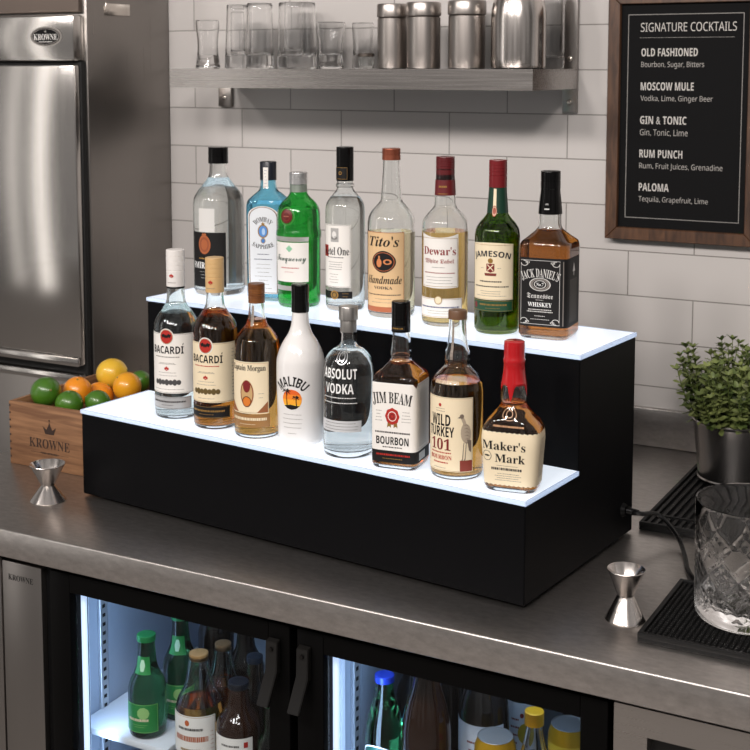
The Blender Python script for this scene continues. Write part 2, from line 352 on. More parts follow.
for i, (x0, x1, ox0, ox1) in enumerate(((-1.3825, -0.9435, -1.343, -0.9785), (-0.9315, -0.4815, -0.889, -0.5175))):
    dr = cbx('door', x0, ox0, YF, 1.543, -0.78, -0.058, DOORBLK, 0.002, label='black framed glass cooler door, ' + ('left' if i == 0 else 'right'))
    bm = dr.data; bm2 = bmesh.new(); bm2.from_mesh(bm)
    for q in ((ox1, x1, YF, 1.543, -0.78, -0.058), (ox0, ox1, YF, 1.543, -0.0875, -0.058), (ox0, ox1, YF, 1.543, -0.78, -0.745)):
        box(bm2, q[0] + 0.93, q[1] + 0.93, q[2] - 1.75, q[3] - 1.75, q[4] + Z0, q[5] + Z0, 0.0015)
    bm2.to_mesh(bm); bm2.free()
    cbx('pane', ox0 + 0.0005, ox1 - 0.0005, 1.512, 1.516, -0.7445, -0.088, pane, 0.0, dr)
    cbx('led_strip', ox0 + 0.001, ox0 + 0.009, 1.524, 1.53, -0.74, -0.092, led, 0.001, dr, label='bluish white lit strip')
    hx = -0.977 if i == 0 else -0.9265
    bm = bmesh.new()
    P = [(hx, YF - 0.001, -0.079), (hx, YF - 0.010, -0.082), (hx, YF - 0.012, -0.122), (hx - 0.004, YF - 0.030, -0.168), (hx - 0.004, YF - 0.024, -0.172), (hx, YF - 0.006, -0.128), (hx, YF - 0.001, -0.128)]
    a = [bm.verts.new((p[0] + 0.93, p[1] - 1.75, p[2] + Z0)) for p in P]; c = [bm.verts.new((p[0] + 0.019 + 0.93, p[1] - 1.75, p[2] + Z0)) for p in P]
    bm.faces.new(a); bm.faces.new(list(reversed(c)))
    for k in range(len(P)): bm.faces.new((a[k], c[k], c[(k + 1) % len(P)], a[(k + 1) % len(P)]))
    bmesh.ops.recalc_face_normals(bm, faces=bm.faces[:])
    bmesh.ops.bevel(bm, geom=bm.edges[:], offset=0.001, segments=2, affect='EDGES')
    h = obj('handle', bm, paint(22, 21, 20, rough=0.3), dr, label='short black angled door handle')
    lobj_b = bmesh.new(); bmesh.ops.create_cone(lobj_b, cap_ends=True, segments=16, radius1=0.0035, radius2=0.003, depth=0.002, matrix=Matrix.Translation((hx + 0.0095 + 0.93, YF - 0.0125 - 1.75, -0.092 + Z0)) @ Matrix.Rotation(PI / 2, 4, 'X'))
    obj('screw', lobj_b, paint(45, 43, 42, rough=0.3, metal=0.8), h)
SHELFZ = -0.46
wire = paint(200, 205, 212, rough=0.35)
for x0, x1 in ((-1.392, -0.967), (-0.913, -0.505)):
    cbx('shelf', x0, x1, 1.556, 1.99, SHELFZ - 0.012, SHELFZ, wire, 0.003)
cbx('tray_shelf', -1.392, -1.213, 1.566, 1.99, -0.3525, -0.3405, paint(222, 226, 232, rough=0.5), 0.003, label='short white shelf for green bottles')
for loc, sx_, sy_, pw in (((-1.18, 1.60, -0.085), 0.36, 0.05, 0.9), ((-0.71, 1.60, -0.085), 0.34, 0.05, 0.9)):
    area('cooler_lamp', loc, (loc[0], loc[1] + 0.12, -0.5), sx_, pw * 0.3, (0.55, 0.74, 1.0), sy_)
for x in (-1.388, -0.909):
    area('cooler_side_lamp', (x + 0.062, 1.553, -0.4), (x + 0.0, 1.72, -0.4), 0.02, 0.6, (0.45, 0.66, 1.0), 0.55)

bc = thing('base_cabinet', 'stainless steel base cabinet right of the cooler with a dark recessed pull', 'cabinet', (-0.05, 1.75, -Z0))
boxobj('body', (-0.4745 + 0.05, 0.55, 1.525 - 1.75, 2.3 - 1.75, 0.1, -0.046 + Z0), BLACK, bc)
bm = bmesh.new()
for q in ((-0.474, -0.432, -0.78, -0.0565), (-0.432, 0.0, -0.092, -0.0565), (-0.432, 0.0, -0.78, -0.18)):
    box(bm, q[0] + 0.05, q[1] + 0.05, 1.50 - 1.75, 1.5245 - 1.75, q[2] + Z0, q[3] + Z0)
obj('door', bm, STEEL, bc)
boxobj('recessed_pull', (-0.4318 + 0.05, 0.0, 1.518 - 1.75, 1.5245 - 1.75, -0.18 + Z0, -0.092 + Z0), paint(8, 8, 8, rough=0.4), bc)
boxobj('plinth', (-0.45 + 0.05, 0.5, 1.56 - 1.75, 2.2 - 1.75, 0, 0.0995), BLACK, bc)

# ================================================================== wall shelf and menu board
sh = thing('wall_shelf', 'stainless steel wall shelf holding glasses and canisters', 'shelf', (-1.25, 2.3, 0.7))
bm = bmesh.new(); x0, x1 = -1.648 + 1.25, -0.857 + 1.25; y0, y1 = 2.176 - 2.3, 2.404 - 2.3
box(bm, x0, x1, y0, y1, 0.0125, 0.0155)
box(bm, x0, x1, y0, y0 + 0.003, -0.0225, 0.0125); box(bm, x0, x0 + 0.003, y0 + 0.003, y1, -0.0225, 0.0125); box(bm, x1 - 0.003, x1, y0 + 0.003, y1, -0.0225, 0.0125)
obj('tray', bm, SHELFM, sh)
for x0, x1, zt in ((-1.688, -1.655, -0.024), (-0.886, -0.857, 0.40)):
    bm = bmesh.new(); box(bm, x0 + 1.25, x1 + 1.25, 2.4045 - 2.3, 2.4145 - 2.3, -0.068, zt, 0.001)
    rl = obj('bracket_rail', bm, PANEL, sh)
    cxm = (x0 + x1) / 2 + 1.25
    for z in ((-0.048,) if x0 < -1 else (0.035, -0.048)):
        bm = bmesh.new(); bmesh.ops.create_uvsphere(bm, u_segments=14, v_segments=8, radius=0.0055, matrix=Matrix.Translation((cxm, 2.4045 - 2.3, z)) @ Matrix.Diagonal((1, 0.5, 1, 1)))
        obj('bolt', bm, chrome, rl)

mb = thing('menu_board', 'framed black cocktail menu board hanging on the tiled wall', 'menu board', (-0.65, 2.40, 0.627))
wood_d = mat('dark_walnut', (0.085, 0.036, 0.017, 1), 0.45); N, L, b = nodes(wood_d)
def grain(m, c1, c2, scale, sc_=4.0):
    N, L, b = nodes(m); tc = N.new('ShaderNodeTexCoord'); mp = N.new('ShaderNodeMapping'); mp.inputs['Scale'].default_value = scale
    nz = N.new('ShaderNodeTexNoise'); nz.inputs['Scale'].default_value = sc_; nz.inputs['Detail'].default_value = 8; nz.inputs['Distortion'].default_value = 0.6
    cr = N.new('ShaderNodeValToRGB'); cr.color_ramp.elements[0].color = c1; cr.color_ramp.elements[1].color = c2; cr.color_ramp.elements[0].position = 0.35; cr.color_ramp.elements[1].position = 0.7
    L.new(tc.outputs['Object'], mp.inputs[0]); L.new(mp.outputs[0], nz.inputs[0]); L.new(nz.outputs[0], cr.inputs[0]); L.new(cr.outputs[0], b.inputs['Base Color'])
grain(wood_d, rgb(64, 42, 29), rgb(102, 70, 48), (12, 12, 2), 8)
X0, X1, ZB, ZT = -0.141, 0.142, -0.231, 0.231
bm = bmesh.new(); fw = 0.023
def mitre(bm, ax, bx, az, bz, q):
    v = [bm.verts.new((p[0], y, p[1])) for y in (-0.013, 0.013) for p in q]
    for f in ((0, 1, 2, 3), (7, 6, 5, 4), (0, 4, 5, 1), (1, 5, 6, 2), (2, 6, 7, 3), (3, 7, 4, 0)): bm.faces.new([v[i] for i in f])
i0, i1, j0, j1 = X0 + fw, X1 - fw, ZB + fw, ZT - fw
for q in (((X0, ZB), (X1, ZB), (i1, j0), (i0, j0)), ((X1, ZB), (X1, ZT), (i1, j1), (i1, j0)), ((X1, ZT), (X0, ZT), (i0, j1), (i1, j1)), ((X0, ZT), (X0, ZB), (i0, j0), (i0, j1))): mitre(bm, 0, 0, 0, 0, q)
bmesh.ops.recalc_face_normals(bm, faces=bm.faces[:]); bmesh.ops.bevel(bm, geom=bm.edges[:], offset=0.0012, segments=1, affect='EDGES'); obj('frame', bm, wood_d, mb)
boxobj('panel', (i0, i1, -0.004, 0.008, j0, j1), mat('chalkboard', rgb(17, 17, 18), 0.85, Specular_IOR_Level=0.2), mb)
chalk = paint(205, 201, 196, rough=0.9); chalk3 = paint(176, 172, 167, rough=0.9); chalk2 = paint(150, 147, 143, rough=0.9)
d = Decal(); d.frame(-0.105, 0.108, -0.190, 0.189, 0.0014, chalk2, 1)
def mx_(px): return (px - 640) * 0.00189 - 0.083 - 0.0006          # board units taken along the wall
d.text('SIGNATURE COCKTAILS', 'sans', 0.007, 0.165, 0.176, 0.0165, chalk, 1)
d.grid(-0.083, 0.092, 0.1455, 0.1462, chalk2, 1, 4, 1)
for i, (a, b_, wa, wb) in enumerate((('OLD FASHIONED', 'Bourbon, Sugar, Bitters', 0.105, 0.117), ('MOSCOW MULE', 'Vodka, Lime, Ginger Beer', 0.099, 0.134), ('GIN & TONIC', 'Gin, Tonic, Lime', 0.087, 0.090), ('RUM PUNCH', 'Rum, Fruit Juices, Grenadine', 0.081, 0.155), ('PALOMA', 'Tequila, Grapefruit, Lime', 0.057, 0.130))):
    z = 0.119 - i * 0.0625
    d.text(a, 'sb', -0.079 + wa / 2, z, wa, 0.0150, chalk, 1); d.text(b_, 'sans', -0.079 + wb / 2, z - 0.0235, wb, 0.0135 if ',' in b_ else 0.0115, chalk3, 1)
d.build('lettering', mb, plane_surf(0, -0.0042, 0), None, 0.0003)

# ================================================================== lit two-tier bottle stand
DX, DY, DYAW, W, D1, D2, H1, H2 = -0.6243, 1.5789, -0.10438, 0.8389, 0.1607, 0.3574, 0.1481, 0.3152
st = thing('bottle_stand', 'black two-tier bottle display stand with glowing white tops', 'display stand', (DX, DY, 0), DYAW)
T = 0.0068
bm = bmesh.new(); L0 = -W + 0.0015; L1 = -0.0015
Pf = [(0.0015, 0.004), (D2, 0.004), (D2, H2 - T), (D1 + 0.0015, H2 - T), (D1 + 0.0015, H1 - T), (0.0015, H1 - T)]
a = [bm.verts.new((L0, p[0], p[1])) for p in Pf]; c = [bm.verts.new((L1, p[0], p[1])) for p in Pf]
bm.faces.new(a); bm.faces.new(c)
for k in range(6): bm.faces.new((a[k], a[(k + 1) % 6], c[(k + 1) % 6], c[k]))
bmesh.ops.recalc_face_normals(bm, faces=bm.faces[:]); bmesh.ops.bevel(bm, geom=bm.edges[:], offset=0.0012, segments=2, affect='EDGES')
obj('body', bm, mat('satin_black', (0.0024, 0.0024, 0.0030, 1), 0.5, Specular_IOR_Level=0.08), st)
pan = mat('lit_acrylic', (0.85, 0.88, 0.92, 1), 0.18, 0, Emission_Color=(0.80, 0.89, 1.0, 1), Emission_Strength=0.72, Coat_Weight=0.4)
edge = mat('acrylic_edge', (0.8, 0.86, 0.92, 1), 0.12, 0, Transmission_Weight=0.5, Emission_Color=(0.55, 0.70, 1.0, 1), Emission_Strength=0.2)
for nm, y0, y1, z in (('lower', 0.0, D1 + 0.0012, H1), ('upper', D1, D2 + 0.001, H2)):
    lp = boxobj('light_panel', (-W + 0.0035, -0.0035, y0 + 0.0035, y1 - (0.0035 if nm == 'upper' else 0.0), z - T + 0.0003, z), pan, st, 0.0, label='glowing white acrylic top of the %s tier' % nm)
    bm = bmesh.new()
    for q in ((-W, 0.0, y0, y0 + 0.0034), (-W, -W + 0.0034, y0 + 0.0034, y1), (-0.0034, 0.0, y0 + 0.0034, y1)): box(bm, q[0], q[1], q[2], q[3], z - T + 0.0003, z + 0.0002, 0.0006, 1)
    if nm == 'upper': box(bm, -W + 0.0034, -0.0034, y1 - 0.0034, y1, z - T + 0.0003, z + 0.0002, 0.0006, 1)
    obj('edge_strip', bm, edge, lp)
for x in (-W + 0.03, -0.03):
    for y in (0.03, D2 - 0.03): lobj('foot', [(0.010, 0), (0.010, 0.0045)], RUBBER, st, 16, cx=x, cy=y)
bm = bmesh.new(); bmesh.ops.create_cone(bm, cap_ends=True, segments=24, radius1=0.011, radius2=0.008, depth=0.006, matrix=Matrix.Translation((0.0015, 0.3222, 0.046)) @ Matrix.Rotation(PI / 2, 4, 'Y')); obj('grommet', bm, BLACK, st)
cz = math.cos(DYAW); sz = math.sin(DYAW)
def DW(a, b): return (DX + a * cz - b * sz, DY + a * sz + b * cz)
p0 = DW(0.0055, 0.3222)
bm = bmesh.new()
cord = [(p0[0], p0[1], 0.046), (p0[0] + 0.022, p0[1] - 0.001, 0.045), (-0.545, 1.930, 0.036), (-0.512, 1.912, 0.016), (-0.488, 1.868, 0.0045), (-0.466, 1.808, 0.0045), (-0.440, 1.775, 0.0045), (-0.39, 1.772, 0.0045), (-0.30, 1.79, 0.0045), (-0.10, 1.85, 0.0045), (0.2, 2.0, 0.0045)]
tube(bm, spline(cord, 8), 0.0036, 10); tube(bm, [(p0[0], p0[1], 0.046), (p0[0] + 0.018, p0[1] - 0.001, 0.0455)], [0.0062, 0.0045], 12)
tag(obj('power_cord', bm, BLACKG), 'black power cord running from the side of the bottle stand', 'cord')

# ================================================================== bottles
def pchip(P, sub=5):
    """monotone interpolation of (z, r) keys; a repeated z makes a hard step"""
    out = []; segs = [[P[0]]]
    for p in P[1:]:
        if abs(p[0] - segs[-1][-1][0]) < 1e-6: segs.append([p])
        else: segs[-1].append(p)
    for S in segs:
        if len(S) == 1: out.append(S[0]); continue
        h = [S[i + 1][0] - S[i][0] for i in range(len(S) - 1)]; dl = [(S[i + 1][1] - S[i][1]) / h[i] for i in range(len(h))]
        m = [dl[0]] + [0 if dl[i - 1] * dl[i] <= 0 else 2 * dl[i - 1] * dl[i] / (dl[i - 1] + dl[i]) for i in range(1, len(dl))] + [dl[-1]]
        for i in range(len(h)):
            for k in range(sub):
                t = k / sub; a = S[i]; e = S[i + 1]
                r = (2 * t ** 3 - 3 * t * t + 1) * a[1] + (t ** 3 - 2 * t * t + t) * h[i] * m[i] + (-2 * t ** 3 + 3 * t * t) * e[1] + (t ** 3 - t * t) * h[i] * m[i + 1]
                out.append((a[0] + h[i] * t, r, a[2] + (e[2] - a[2]) * t))
        out.append(S[-1])
    return out
def rad(a, hw, hd, n):
    return (abs(math.sin(a) / hw) ** n + abs(math.cos(a) / hd) ** n) ** (-1.0 / n)
def cpt(a, hw, hd, n):       # a = 0 faces the front (-Y), grows to the right
    r = rad(a, hw, hd, n); return (r * math.sin(a), -r * math.cos(a))
SEG = 56
class Bottle:
    """x, yb: foot of the bottle axis in photo units, s: metres per unit; prof: (y, half width, squareness) from the base up"""
    def __init__(s, name, label, loc, xc, yb, sh, sv, off, prof, dr=1.0, group=None, cat='bottle', az=None, face=None):
        s.xc, s.yb, s.sh, s.sv, s.dr = xc, yb, sh, sv, dr
        s.hw0 = max(p[1] for p in prof)
        a = math.atan2(-loc[0], loc[1]) if face is None else face  # direction of the camera side seen from the bottle
        s.off = R(off); s.rz = a - s.off
        s.root = thing(name, label, cat, loc, s.rz, group)
        P = [((yb - p[0]) * sv, p[1] * sh, p[2] if len(p) > 2 else 2.0) for p in prof]
        s.P = pchip(P); s.R0 = s.hw0 * sh
        s.zt = s.P[-1][0]
        zm = s.zt * 0.3; hw, n = s.at(zm); s.tab = []
        N = 720; acc = 0; last = cpt(0, hw, hw * s.drz(n), n); s.tab.append((0, 0))
        for i in range(1, N + 1):
            A = PI * i / N; p = cpt(A, hw, hw * s.drz(n), n); acc += math.dist(p, last); last = p; s.tab.append((acc, A))
    def drz(s, n): return 1 + (s.dr - 1) * min(1, max(0, (n - 2) / 2.0)) if n > 2 else (1.0 if s.dr == 1 else (1 if n == 2 else s.dr))
    def at(s, z):
        P = s.P
        if z <= P[0][0]: return P[0][1], P[0][2]
        for a, b in zip(P, P[1:]):
            if a[0] <= z <= b[0]:
                t = 0 if b[0] == a[0] else (z - a[0]) / (b[0] - a[0]); return a[1] + (b[1] - a[1]) * t, a[2] + (b[2] - a[2]) * t
        return P[-1][1], P[-1][2]
    def ang(s, u):
        v = abs(u); T = s.tab
        k = min(len(T) - 2, int(len(T) * v / T[-1][0])) if T[-1][0] else 0
        k = max(0, min(len(T) - 2, k))
        while k > 0 and T[k][0] > v: k -= 1
        while k < len(T) - 2 and T[k + 1][0] < v: k += 1
        a = T[k][1] + (T[k + 1][1] - T[k][1]) * (v - T[k][0]) / (T[k + 1][0] - T[k][0])
        return a if u >= 0 else -a
    def surf(s, u, z, o):
        hw, n = s.at(z); hd = hw * s.drz(n); a = s.ang(u); x, y = cpt(a, hw, hd, n)
        gx = math.copysign((abs(x) / hw) ** (n - 1) / hw, x); gy = math.copysign((abs(y) / hd) ** (n - 1) / hd, y)
        l = math.hypot(gx, gy) or 1; h2 = s.at(z + 0.0005)[0]; h1 = s.at(z - 0.0005)[0]; gz = -(h2 - h1) / 0.001
        k = math.sqrt(1 + gz * gz); o += 0.0001
        return (x + gx / l * o / k, y + gy / l * o / k, z + gz * o / k)
    def U(s, x):       # arc length from the label centre for a photo column (round bottles)
        q = max(-0.999, min(0.999, (x - s.xc) / s.hw0)); return s.R0 * (math.asin(q) + s.off)
    def Z(s, y): return (s.yb - y) * s.sv + 0.19 * s.R0 * (s.dr if s.dr < 1 else 1)
    def zz(s, y): return (s.yb - y) * s.sv
    def ring(s, z, hw, n, dr=None): 
        hd = hw * s.drz(n); return [(*cpt(-2 * PI * i / SEG, hw, hd, n), z) for i in range(SEG)]
    def body(s, gm, wall=0.0022, base=0.006, lq=None, fill=None, name='glass', solid=False):
        P = s.P; bm = bmesh.new(); r0 = P[0][1]; n0 = P[0][2]; c = 0.004
        outer = [s.ring(0.0, r0 - c, n0)] + [s.ring(c * (1 - math.cos(t)), r0 - c + c * math.sin(t), n0) for t in (PI / 6, PI / 3)] + [s.ring(max(z, c), r, n) for z, r, n in P if z > 0.006 or z == P[0][0]]
        if solid: rs = outer
        else:
            ins = lambda q: s.ring(q[0], max(0.002, q[1] - wall), q[2])
            I = [q for q in P if q[0] > base + 0.005]
            b0 = [s.ring(base, max(0.002, I[0][1] - wall - 0.004), I[0][2]), s.ring(base + 0.0012, I[0][1] - wall - 0.0012, I[0][2])]
            rs = outer + [ins(q) for q in reversed(I)] + list(reversed(b0))
        rings(bm, rs); bmesh.ops.recalc_face_normals(bm, faces=bm.faces[:]); s.glass = obj(name, bm, gm, s.root, 50)
        if lq:
            zf = s.zz(fill); I = [q for q in P if base + 0.005 < q[0] < zf]; hw, n = s.at(zf); I.append((zf, hw, n)); k = wall * 0.62
            bm = bmesh.new()
            rings(bm, [s.ring(base - 0.001, I[0][1] - k - 0.004, I[0][2]), s.ring(base + 0.0006, I[0][1] - k - 0.001, I[0][2])] + [s.ring(q[0], max(0.002, q[1] - k), q[2]) for q in I])
            bmesh.ops.recalc_face_normals(bm, faces=bm.faces[:]); obj('liquid', bm, lq, s.root, 50)
    def cap(s, y0, y1, hw, m, ridges=True, name='cap', hw1=None, label=None):
        z0, z1 = s.zz(y0), s.zz(y1); r = hw * s.sh; rt = (hw1 or hw) * s.sh; h = z1 - z0
        pr = [(r, z0)]
        if ridges:
            zs = z0 + h * 0.42; pr += [(r, zs), (r * 0.955, zs + 0.0004), (r * 0.955, zs + 0.0012), (r, zs + 0.0016)]
            k = 4
            for i in range(k):
                a = zs + 0.002 + (z1 - zs - 0.004) * i / k; b_ = zs + 0.002 + (z1 - zs - 0.004) * (i + 1) / k
                pr += [(rt, a), (rt, b_ - 0.0009), (rt * 0.965, b_ - 0.0006), (rt * 0.965, b_ - 0.0002)]
            pr += [(rt, z1 - 0.0019)]
        pr += [(rt, z1 - 0.0012), (rt * 0.97, z1 - 0.0003), (rt * 0.9, z1), (rt * 0.5, z1)]
        bm = bmesh.new(); lathe(bm, pr, 40); return obj(name, bm, m, s.root, 30, label)
    def sleeve(s, y0, y1, m, name='neck_band', o=0.0004, label=None):
        z0, z1 = s.zz(y0), s.zz(y1); bm = bmesh.new(); rs = []
        for i in range(9):
            z = z0 + (z1 - z0) * i / 8; hw, n = s.at(z); rs.append(s.ring(z, hw + o, n))
        hw, n = s.at(z1); rs.append(s.ring(z1, hw - 0.0008, n)); hw, n = s.at(z0); rs.append(s.ring(z0, hw - 0.0008, n))
        vv = rings(bm, rs, cap0=False, cap1=False)
        k = len(vv[0])
        for i in range(k): bm.faces.new((vv[-1][i], vv[-1][(i + 1) % k], vv[0][(i + 1) % k], vv[0][i]))
        bmesh.ops.recalc_face_normals(bm, faces=bm.faces[:]); return obj(name, bm, m, s.root, 50, label)
    def decal(s, d, name='label', label=None): return d.build(name, s.root, s.surf, label)
def TP(a, b, z): x, y = DW(a, b); return (x, y, z)
GL = 'bottles on the lower lit tier'; GU = 'bottles on the upper lit tier'
CAPBLK = mat('black_cap', (0.003, 0.0028, 0.0028, 1), 0.14, Specular_IOR_Level=0.25); K = paint(17, 15, 15, rough=0.6, Specular_IOR_Level=0.3); INK = paint(48, 44, 42, rough=0.6); GREY = paint(120, 114, 108, rough=0.6); RED = paint(176, 38, 28, rough=0.5); DRED = paint(120, 26, 28, rough=0.5)
PAPER = paint(236, 232, 226, rough=0.55); CREAM = paint(234, 218, 186, rough=0.55); TAN = paint(220, 184, 138, rough=0.55); GOLD = paint(178, 138, 74, rough=0.35, metal=0.6)
SILVER = paint(186, 186, 186, rough=0.35, metal=0.35); WHITE = paint(240, 240, 238, rough=0.5); GRN = paint(24, 72, 46, rough=0.5); ORANGE = paint(214, 120, 40, rough=0.5); YEL = paint(240, 178, 40, rough=0.5)
AMBER = liquid('amber_spirit', (0.80, 0.40, 0.09, 1)); AMBERD = liquid('dark_amber_spirit', (0.66, 0.24, 0.04, 1)); AMBERG = liquid('gold_spirit', (0.90, 0.62, 0.22, 1)); STRAW = liquid('straw_spirit', (0.93, 0.83, 0.58, 1)); WATER = liquid('clear_spirit', (0.97, 0.99, 0.985, 1))
def bat(d, b, x, y, r, lay=4):
    z = b.Z(y); u = 0
    d.disc(u, z, r * 1.24, r * 1.3, PAPER, 2); d.disc(u, z, r * 1.1, r * 1.16, GOLD, 3, r0=0.93); d.disc(u, z, r, r * 1.06, RED, 3)
    d.poly([(u - 0.85 * r, z + 0.28 * r), (u - 0.35 * r, z + 0.5 * r), (u - 0.12 * r, z + 0.2 * r), (u, z + 0.42 * r), (u + 0.12 * r, z + 0.2 * r), (u + 0.35 * r, z + 0.5 * r), (u + 0.85 * r, z + 0.28 * r), (u + 0.6 * r, z - 0.22 * r), (u + 0.35 * r, z - 0.02 * r), (u + 0.18 * r, z - 0.3 * r), (u, z - 0.1 * r), (u - 0.18 * r, z - 0.3 * r), (u - 0.35 * r, z - 0.02 * r), (u - 0.6 * r, z - 0.22 * r)], K, lay)
def acute(d, u, z, s, m, lay=3): d.poly([(u - 0.2 * s, z), (u + 0.2 * s, z), (u + 0.75 * s, z + s), (u + 0.25 * s, z + s)], m, lay)
def tri_motif(d, u, z, s, m, lay=3):
    for a in (-1, 0, 1): d.disc(u + a * s * 0.8, z + (0.5 * s if a == 0 else 0), s * 0.5, s * 0.75, m, lay, 10)
    d.poly([(u - 0.8 * s, z - 0.5 * s), (u + 0.8 * s, z - 0.5 * s), (u, z - 1.2 * s)], m, lay)

# --- white rum, lower tier leftmost
def rum(name, label, loc, xc, yb, sh, sv, gm, lq, y_cap, y_neck, y_sh, paper, capm, lows, medal, top):
    prof = [(yb, 21.6), (yb - 5, 22.2), (yb - 50, 22.2), (y_sh + 6, 22.0), (y_sh - 1, 19.5), (y_sh - 10, 13.2), (y_sh - 18, 9.4), (y_neck, 8.6), (y_cap[0] - 4, 8.2), (y_cap[1] + 4, 8.0)]
    b = Bottle(name, label, loc, xc, yb, sh, sv, 27, prof, group=GL)
    b.body(gm, lq=lq, fill=y_neck + 14)
    c = b.cap(y_cap[0], y_cap[1], 9.2, capm)
    cap_d = Decal(); r = 9.25 * sh; u0 = 0
    tri_motif(cap_d, 0, b.zz((y_cap[0] * 0.7 + y_cap[1] * 0.3)) , 0.0028, RED)
    cap_d.grid(-0.007, 0.007, b.zz(y_cap[0]) + 0.0066, b.zz(y_cap[0]) + 0.0073, GREY, 3, 6, 1)
    cap_d.build('print', c, lambda u, z, o: ((r + o) * math.sin(u / r), -(r + o) * math.cos(u / r), z))
    if 'white' in label: b.sleeve(y_cap[0] + 2, y_cap[0] - 1.5, K)
    dz = yb + 0 - 414
    Y = lambda y: y + dz if top is None else y + dz + top
    wl = b.U(xc + 19.5)
    d = Decal(); zt = b.Z(Y(333)); zb = b.Z(Y(392))
    d.grid(-wl, wl, zb, zt, paper, 1, 40, 4); d.frame(-wl + 0.0012, wl - 0.0012, zb + 0.0012, zt - 0.0012, 0.0005, GOLD if paper is not PAPER else GREY, 2)
    bat(d, b, 0, Y(336), 0.0103)
    w_ = b.U(xc + 6.5)
    d.text('BACARDI', 'sb', 0, b.Z(Y(349)), w_ * 2, 0.0125, K, 3); acute(d, w_ - 0.0016, b.Z(Y(344.2)), 0.0028, K)
    d.lines(-w_ * 0.8, w_ * 0.8, b.Z(Y(356.5)), b.Z(Y(356)), 1, RED if paper is not PAPER else GREY, th=0.0016, minw=1); d.lines(-w_ * 0.6, w_ * 0.6, b.Z(Y(363)), b.Z(Y(362)), 2, GREY)
    tri_motif(d, 0, b.Z(Y(367.5)), 0.003, RED); d.lines(-w_ * 0.7, w_ * 0.7, b.Z(Y(374.5)), b.Z(Y(371.5)), 2, GREY)
    for k in range(-3, 4): d.disc(k * 0.0066, b.Z(Y(381)), 0.0038, 0.0052 if k % 2 == 0 else 0.0042, medal, 3, 12)
    d.lines(-w_, w_, b.Z(Y(388.5)), b.Z(Y(388)), 1, GREY); d.lines(wl * 0.80, wl * 0.93, b.Z(Y(385)), b.Z(Y(340)), 14, GREY, minw=0.8)
    b.decal(d, 'label', None)
    wl2 = b.U(xc + 13.5); d = Decal(); d.grid(-wl2, wl2, b.Z(Y(407.5)), b.Z(Y(395.5)), lows, 1, 30, 2); ink = INK if lows is not K else GOLD
    d.frame(-wl2 + 0.001, wl2 - 0.001, b.Z(Y(406.8)), b.Z(Y(396.2)), 0.0004, ink, 2); d.lines(-wl2 * 0.75, wl2 * 0.75, b.Z(Y(400.6)), b.Z(Y(400.4)), 1, ink, th=0.0028, minw=1); d.lines(-wl2 * 0.5, wl2 * 0.5, b.Z(Y(404)), b.Z(Y(403.8)), 1, ink)
    b.decal(d, 'label'); return b
PALE = glass('pale_glass', (0.94, 0.975, 0.965, 1))
rum('rum_bottle', 'clear rum bottle with white cap, white label and red disc, leftmost on lower tier', TP(-0.684, 0.071, H1), 177.5, 414, 0.001655, 0.001667, PALE, WATER, (285, 249), 288, 317, PAPER, paint(226, 222, 218, rough=0.4), SILVER, paint(70, 68, 68, rough=0.5), None)
rum('rum_bottle', 'dark amber rum bottle with tan cap, cream label and red disc', TP(-0.590, 0.060, H1), 216, 424, 0.00161, 0.001623, CLEAR, AMBERD, (291, 257), 294, 321, CREAM, paint(206, 170, 118, rough=0.4), K, paint(96, 78, 36, rough=0.5), -1)

# --- spiced rum
b = Bottle('spiced_rum_bottle', 'amber rum bottle with brown wooden cap beside the white glossy bottle', TP(-0.502, 0.057, H1), 258, 433, 0.00157, 0.001587, 27,
           [(433, 22.6), (428, 23), (370, 23), (348, 22.8), (338, 21.5), (330, 16), (322, 10), (312, 8.2), (302, 7.6), (297, 7.4), (288, 7.2)], group=GL)
b.body(CLEAR, lq=AMBER, fill=318)
cw = mat('brown_cap', rgb(112, 66, 30), 0.35); grain(cw, rgb(96, 54, 24), rgb(132, 82, 40), (8, 8, 60), 6); b.cap(302, 283, 8.2, cw, True)
d = Decal(); d.grid(-0.0055, 0.0055, b.zz(324), b.zz(304), paint(150, 140, 130, rough=0.5), 1, 6, 6); d.lines(-0.0045, 0.0045, b.zz(322), b.zz(306), 8, INK); b.decal(d, 'seal_strip')
d = Decal(); wl = b.U(269); d.grid(-wl, wl, b.Z(412), b.Z(361), CREAM, 1, 36, 4); d.frame(-wl + 0.001, wl - 0.001, b.Z(411), b.Z(362), 0.0005, GOLD)
d.text('Captain Morgan', 'serif', 0, b.Z(367.5), wl * 1.72, 0.0115, K, 3)
d.poly([(wl * 0.45, b.Z(411)), (wl * 0.95, b.Z(411)), (wl * 0.95, b.Z(400))], paint(150, 90, 50, rough=0.5)); d.poly([(-wl * 0.45, b.Z(411)), (-wl * 0.95, b.Z(411)), (-wl * 0.95, b.Z(400))], paint(150, 90, 50, rough=0.5))
d.disc(0, b.Z(392), 0.0115, 0.021, paint(196, 160, 110, rough=0.5), 2); d.disc(0, b.Z(392), 0.0108, 0.020, DRED, 3, r0=0.9); d.disc(0, b.Z(400), 0.0075, 0.0085, ORANGE, 3); d.disc(0, b.Z(400), 0.0075, 0.0085, paint(90, 50, 24, rough=0.5), 4, r0=0.85); d.disc(0, b.Z(385), 0.006, 0.0095, DRED, 4); d.lines(wl * 0.45, wl * 0.85, b.Z(396), b.Z(392), 2, GREY)
b.decal(d, 'label'); d = Decal(); wl = b.U(270); d.grid(-wl, wl, b.Z(425.5), b.Z(412.5), paint(150, 108, 60, rough=0.45), 1, 36, 2); d.lines(-wl * 0.85, wl * 0.85, b.Z(417.5), b.Z(417.3), 1, CREAM, th=0.0042, minw=1); d.lines(-wl * 0.7, wl * 0.7, b.Z(422.5), b.Z(422.4), 1, CREAM); b.decal(d, 'label')

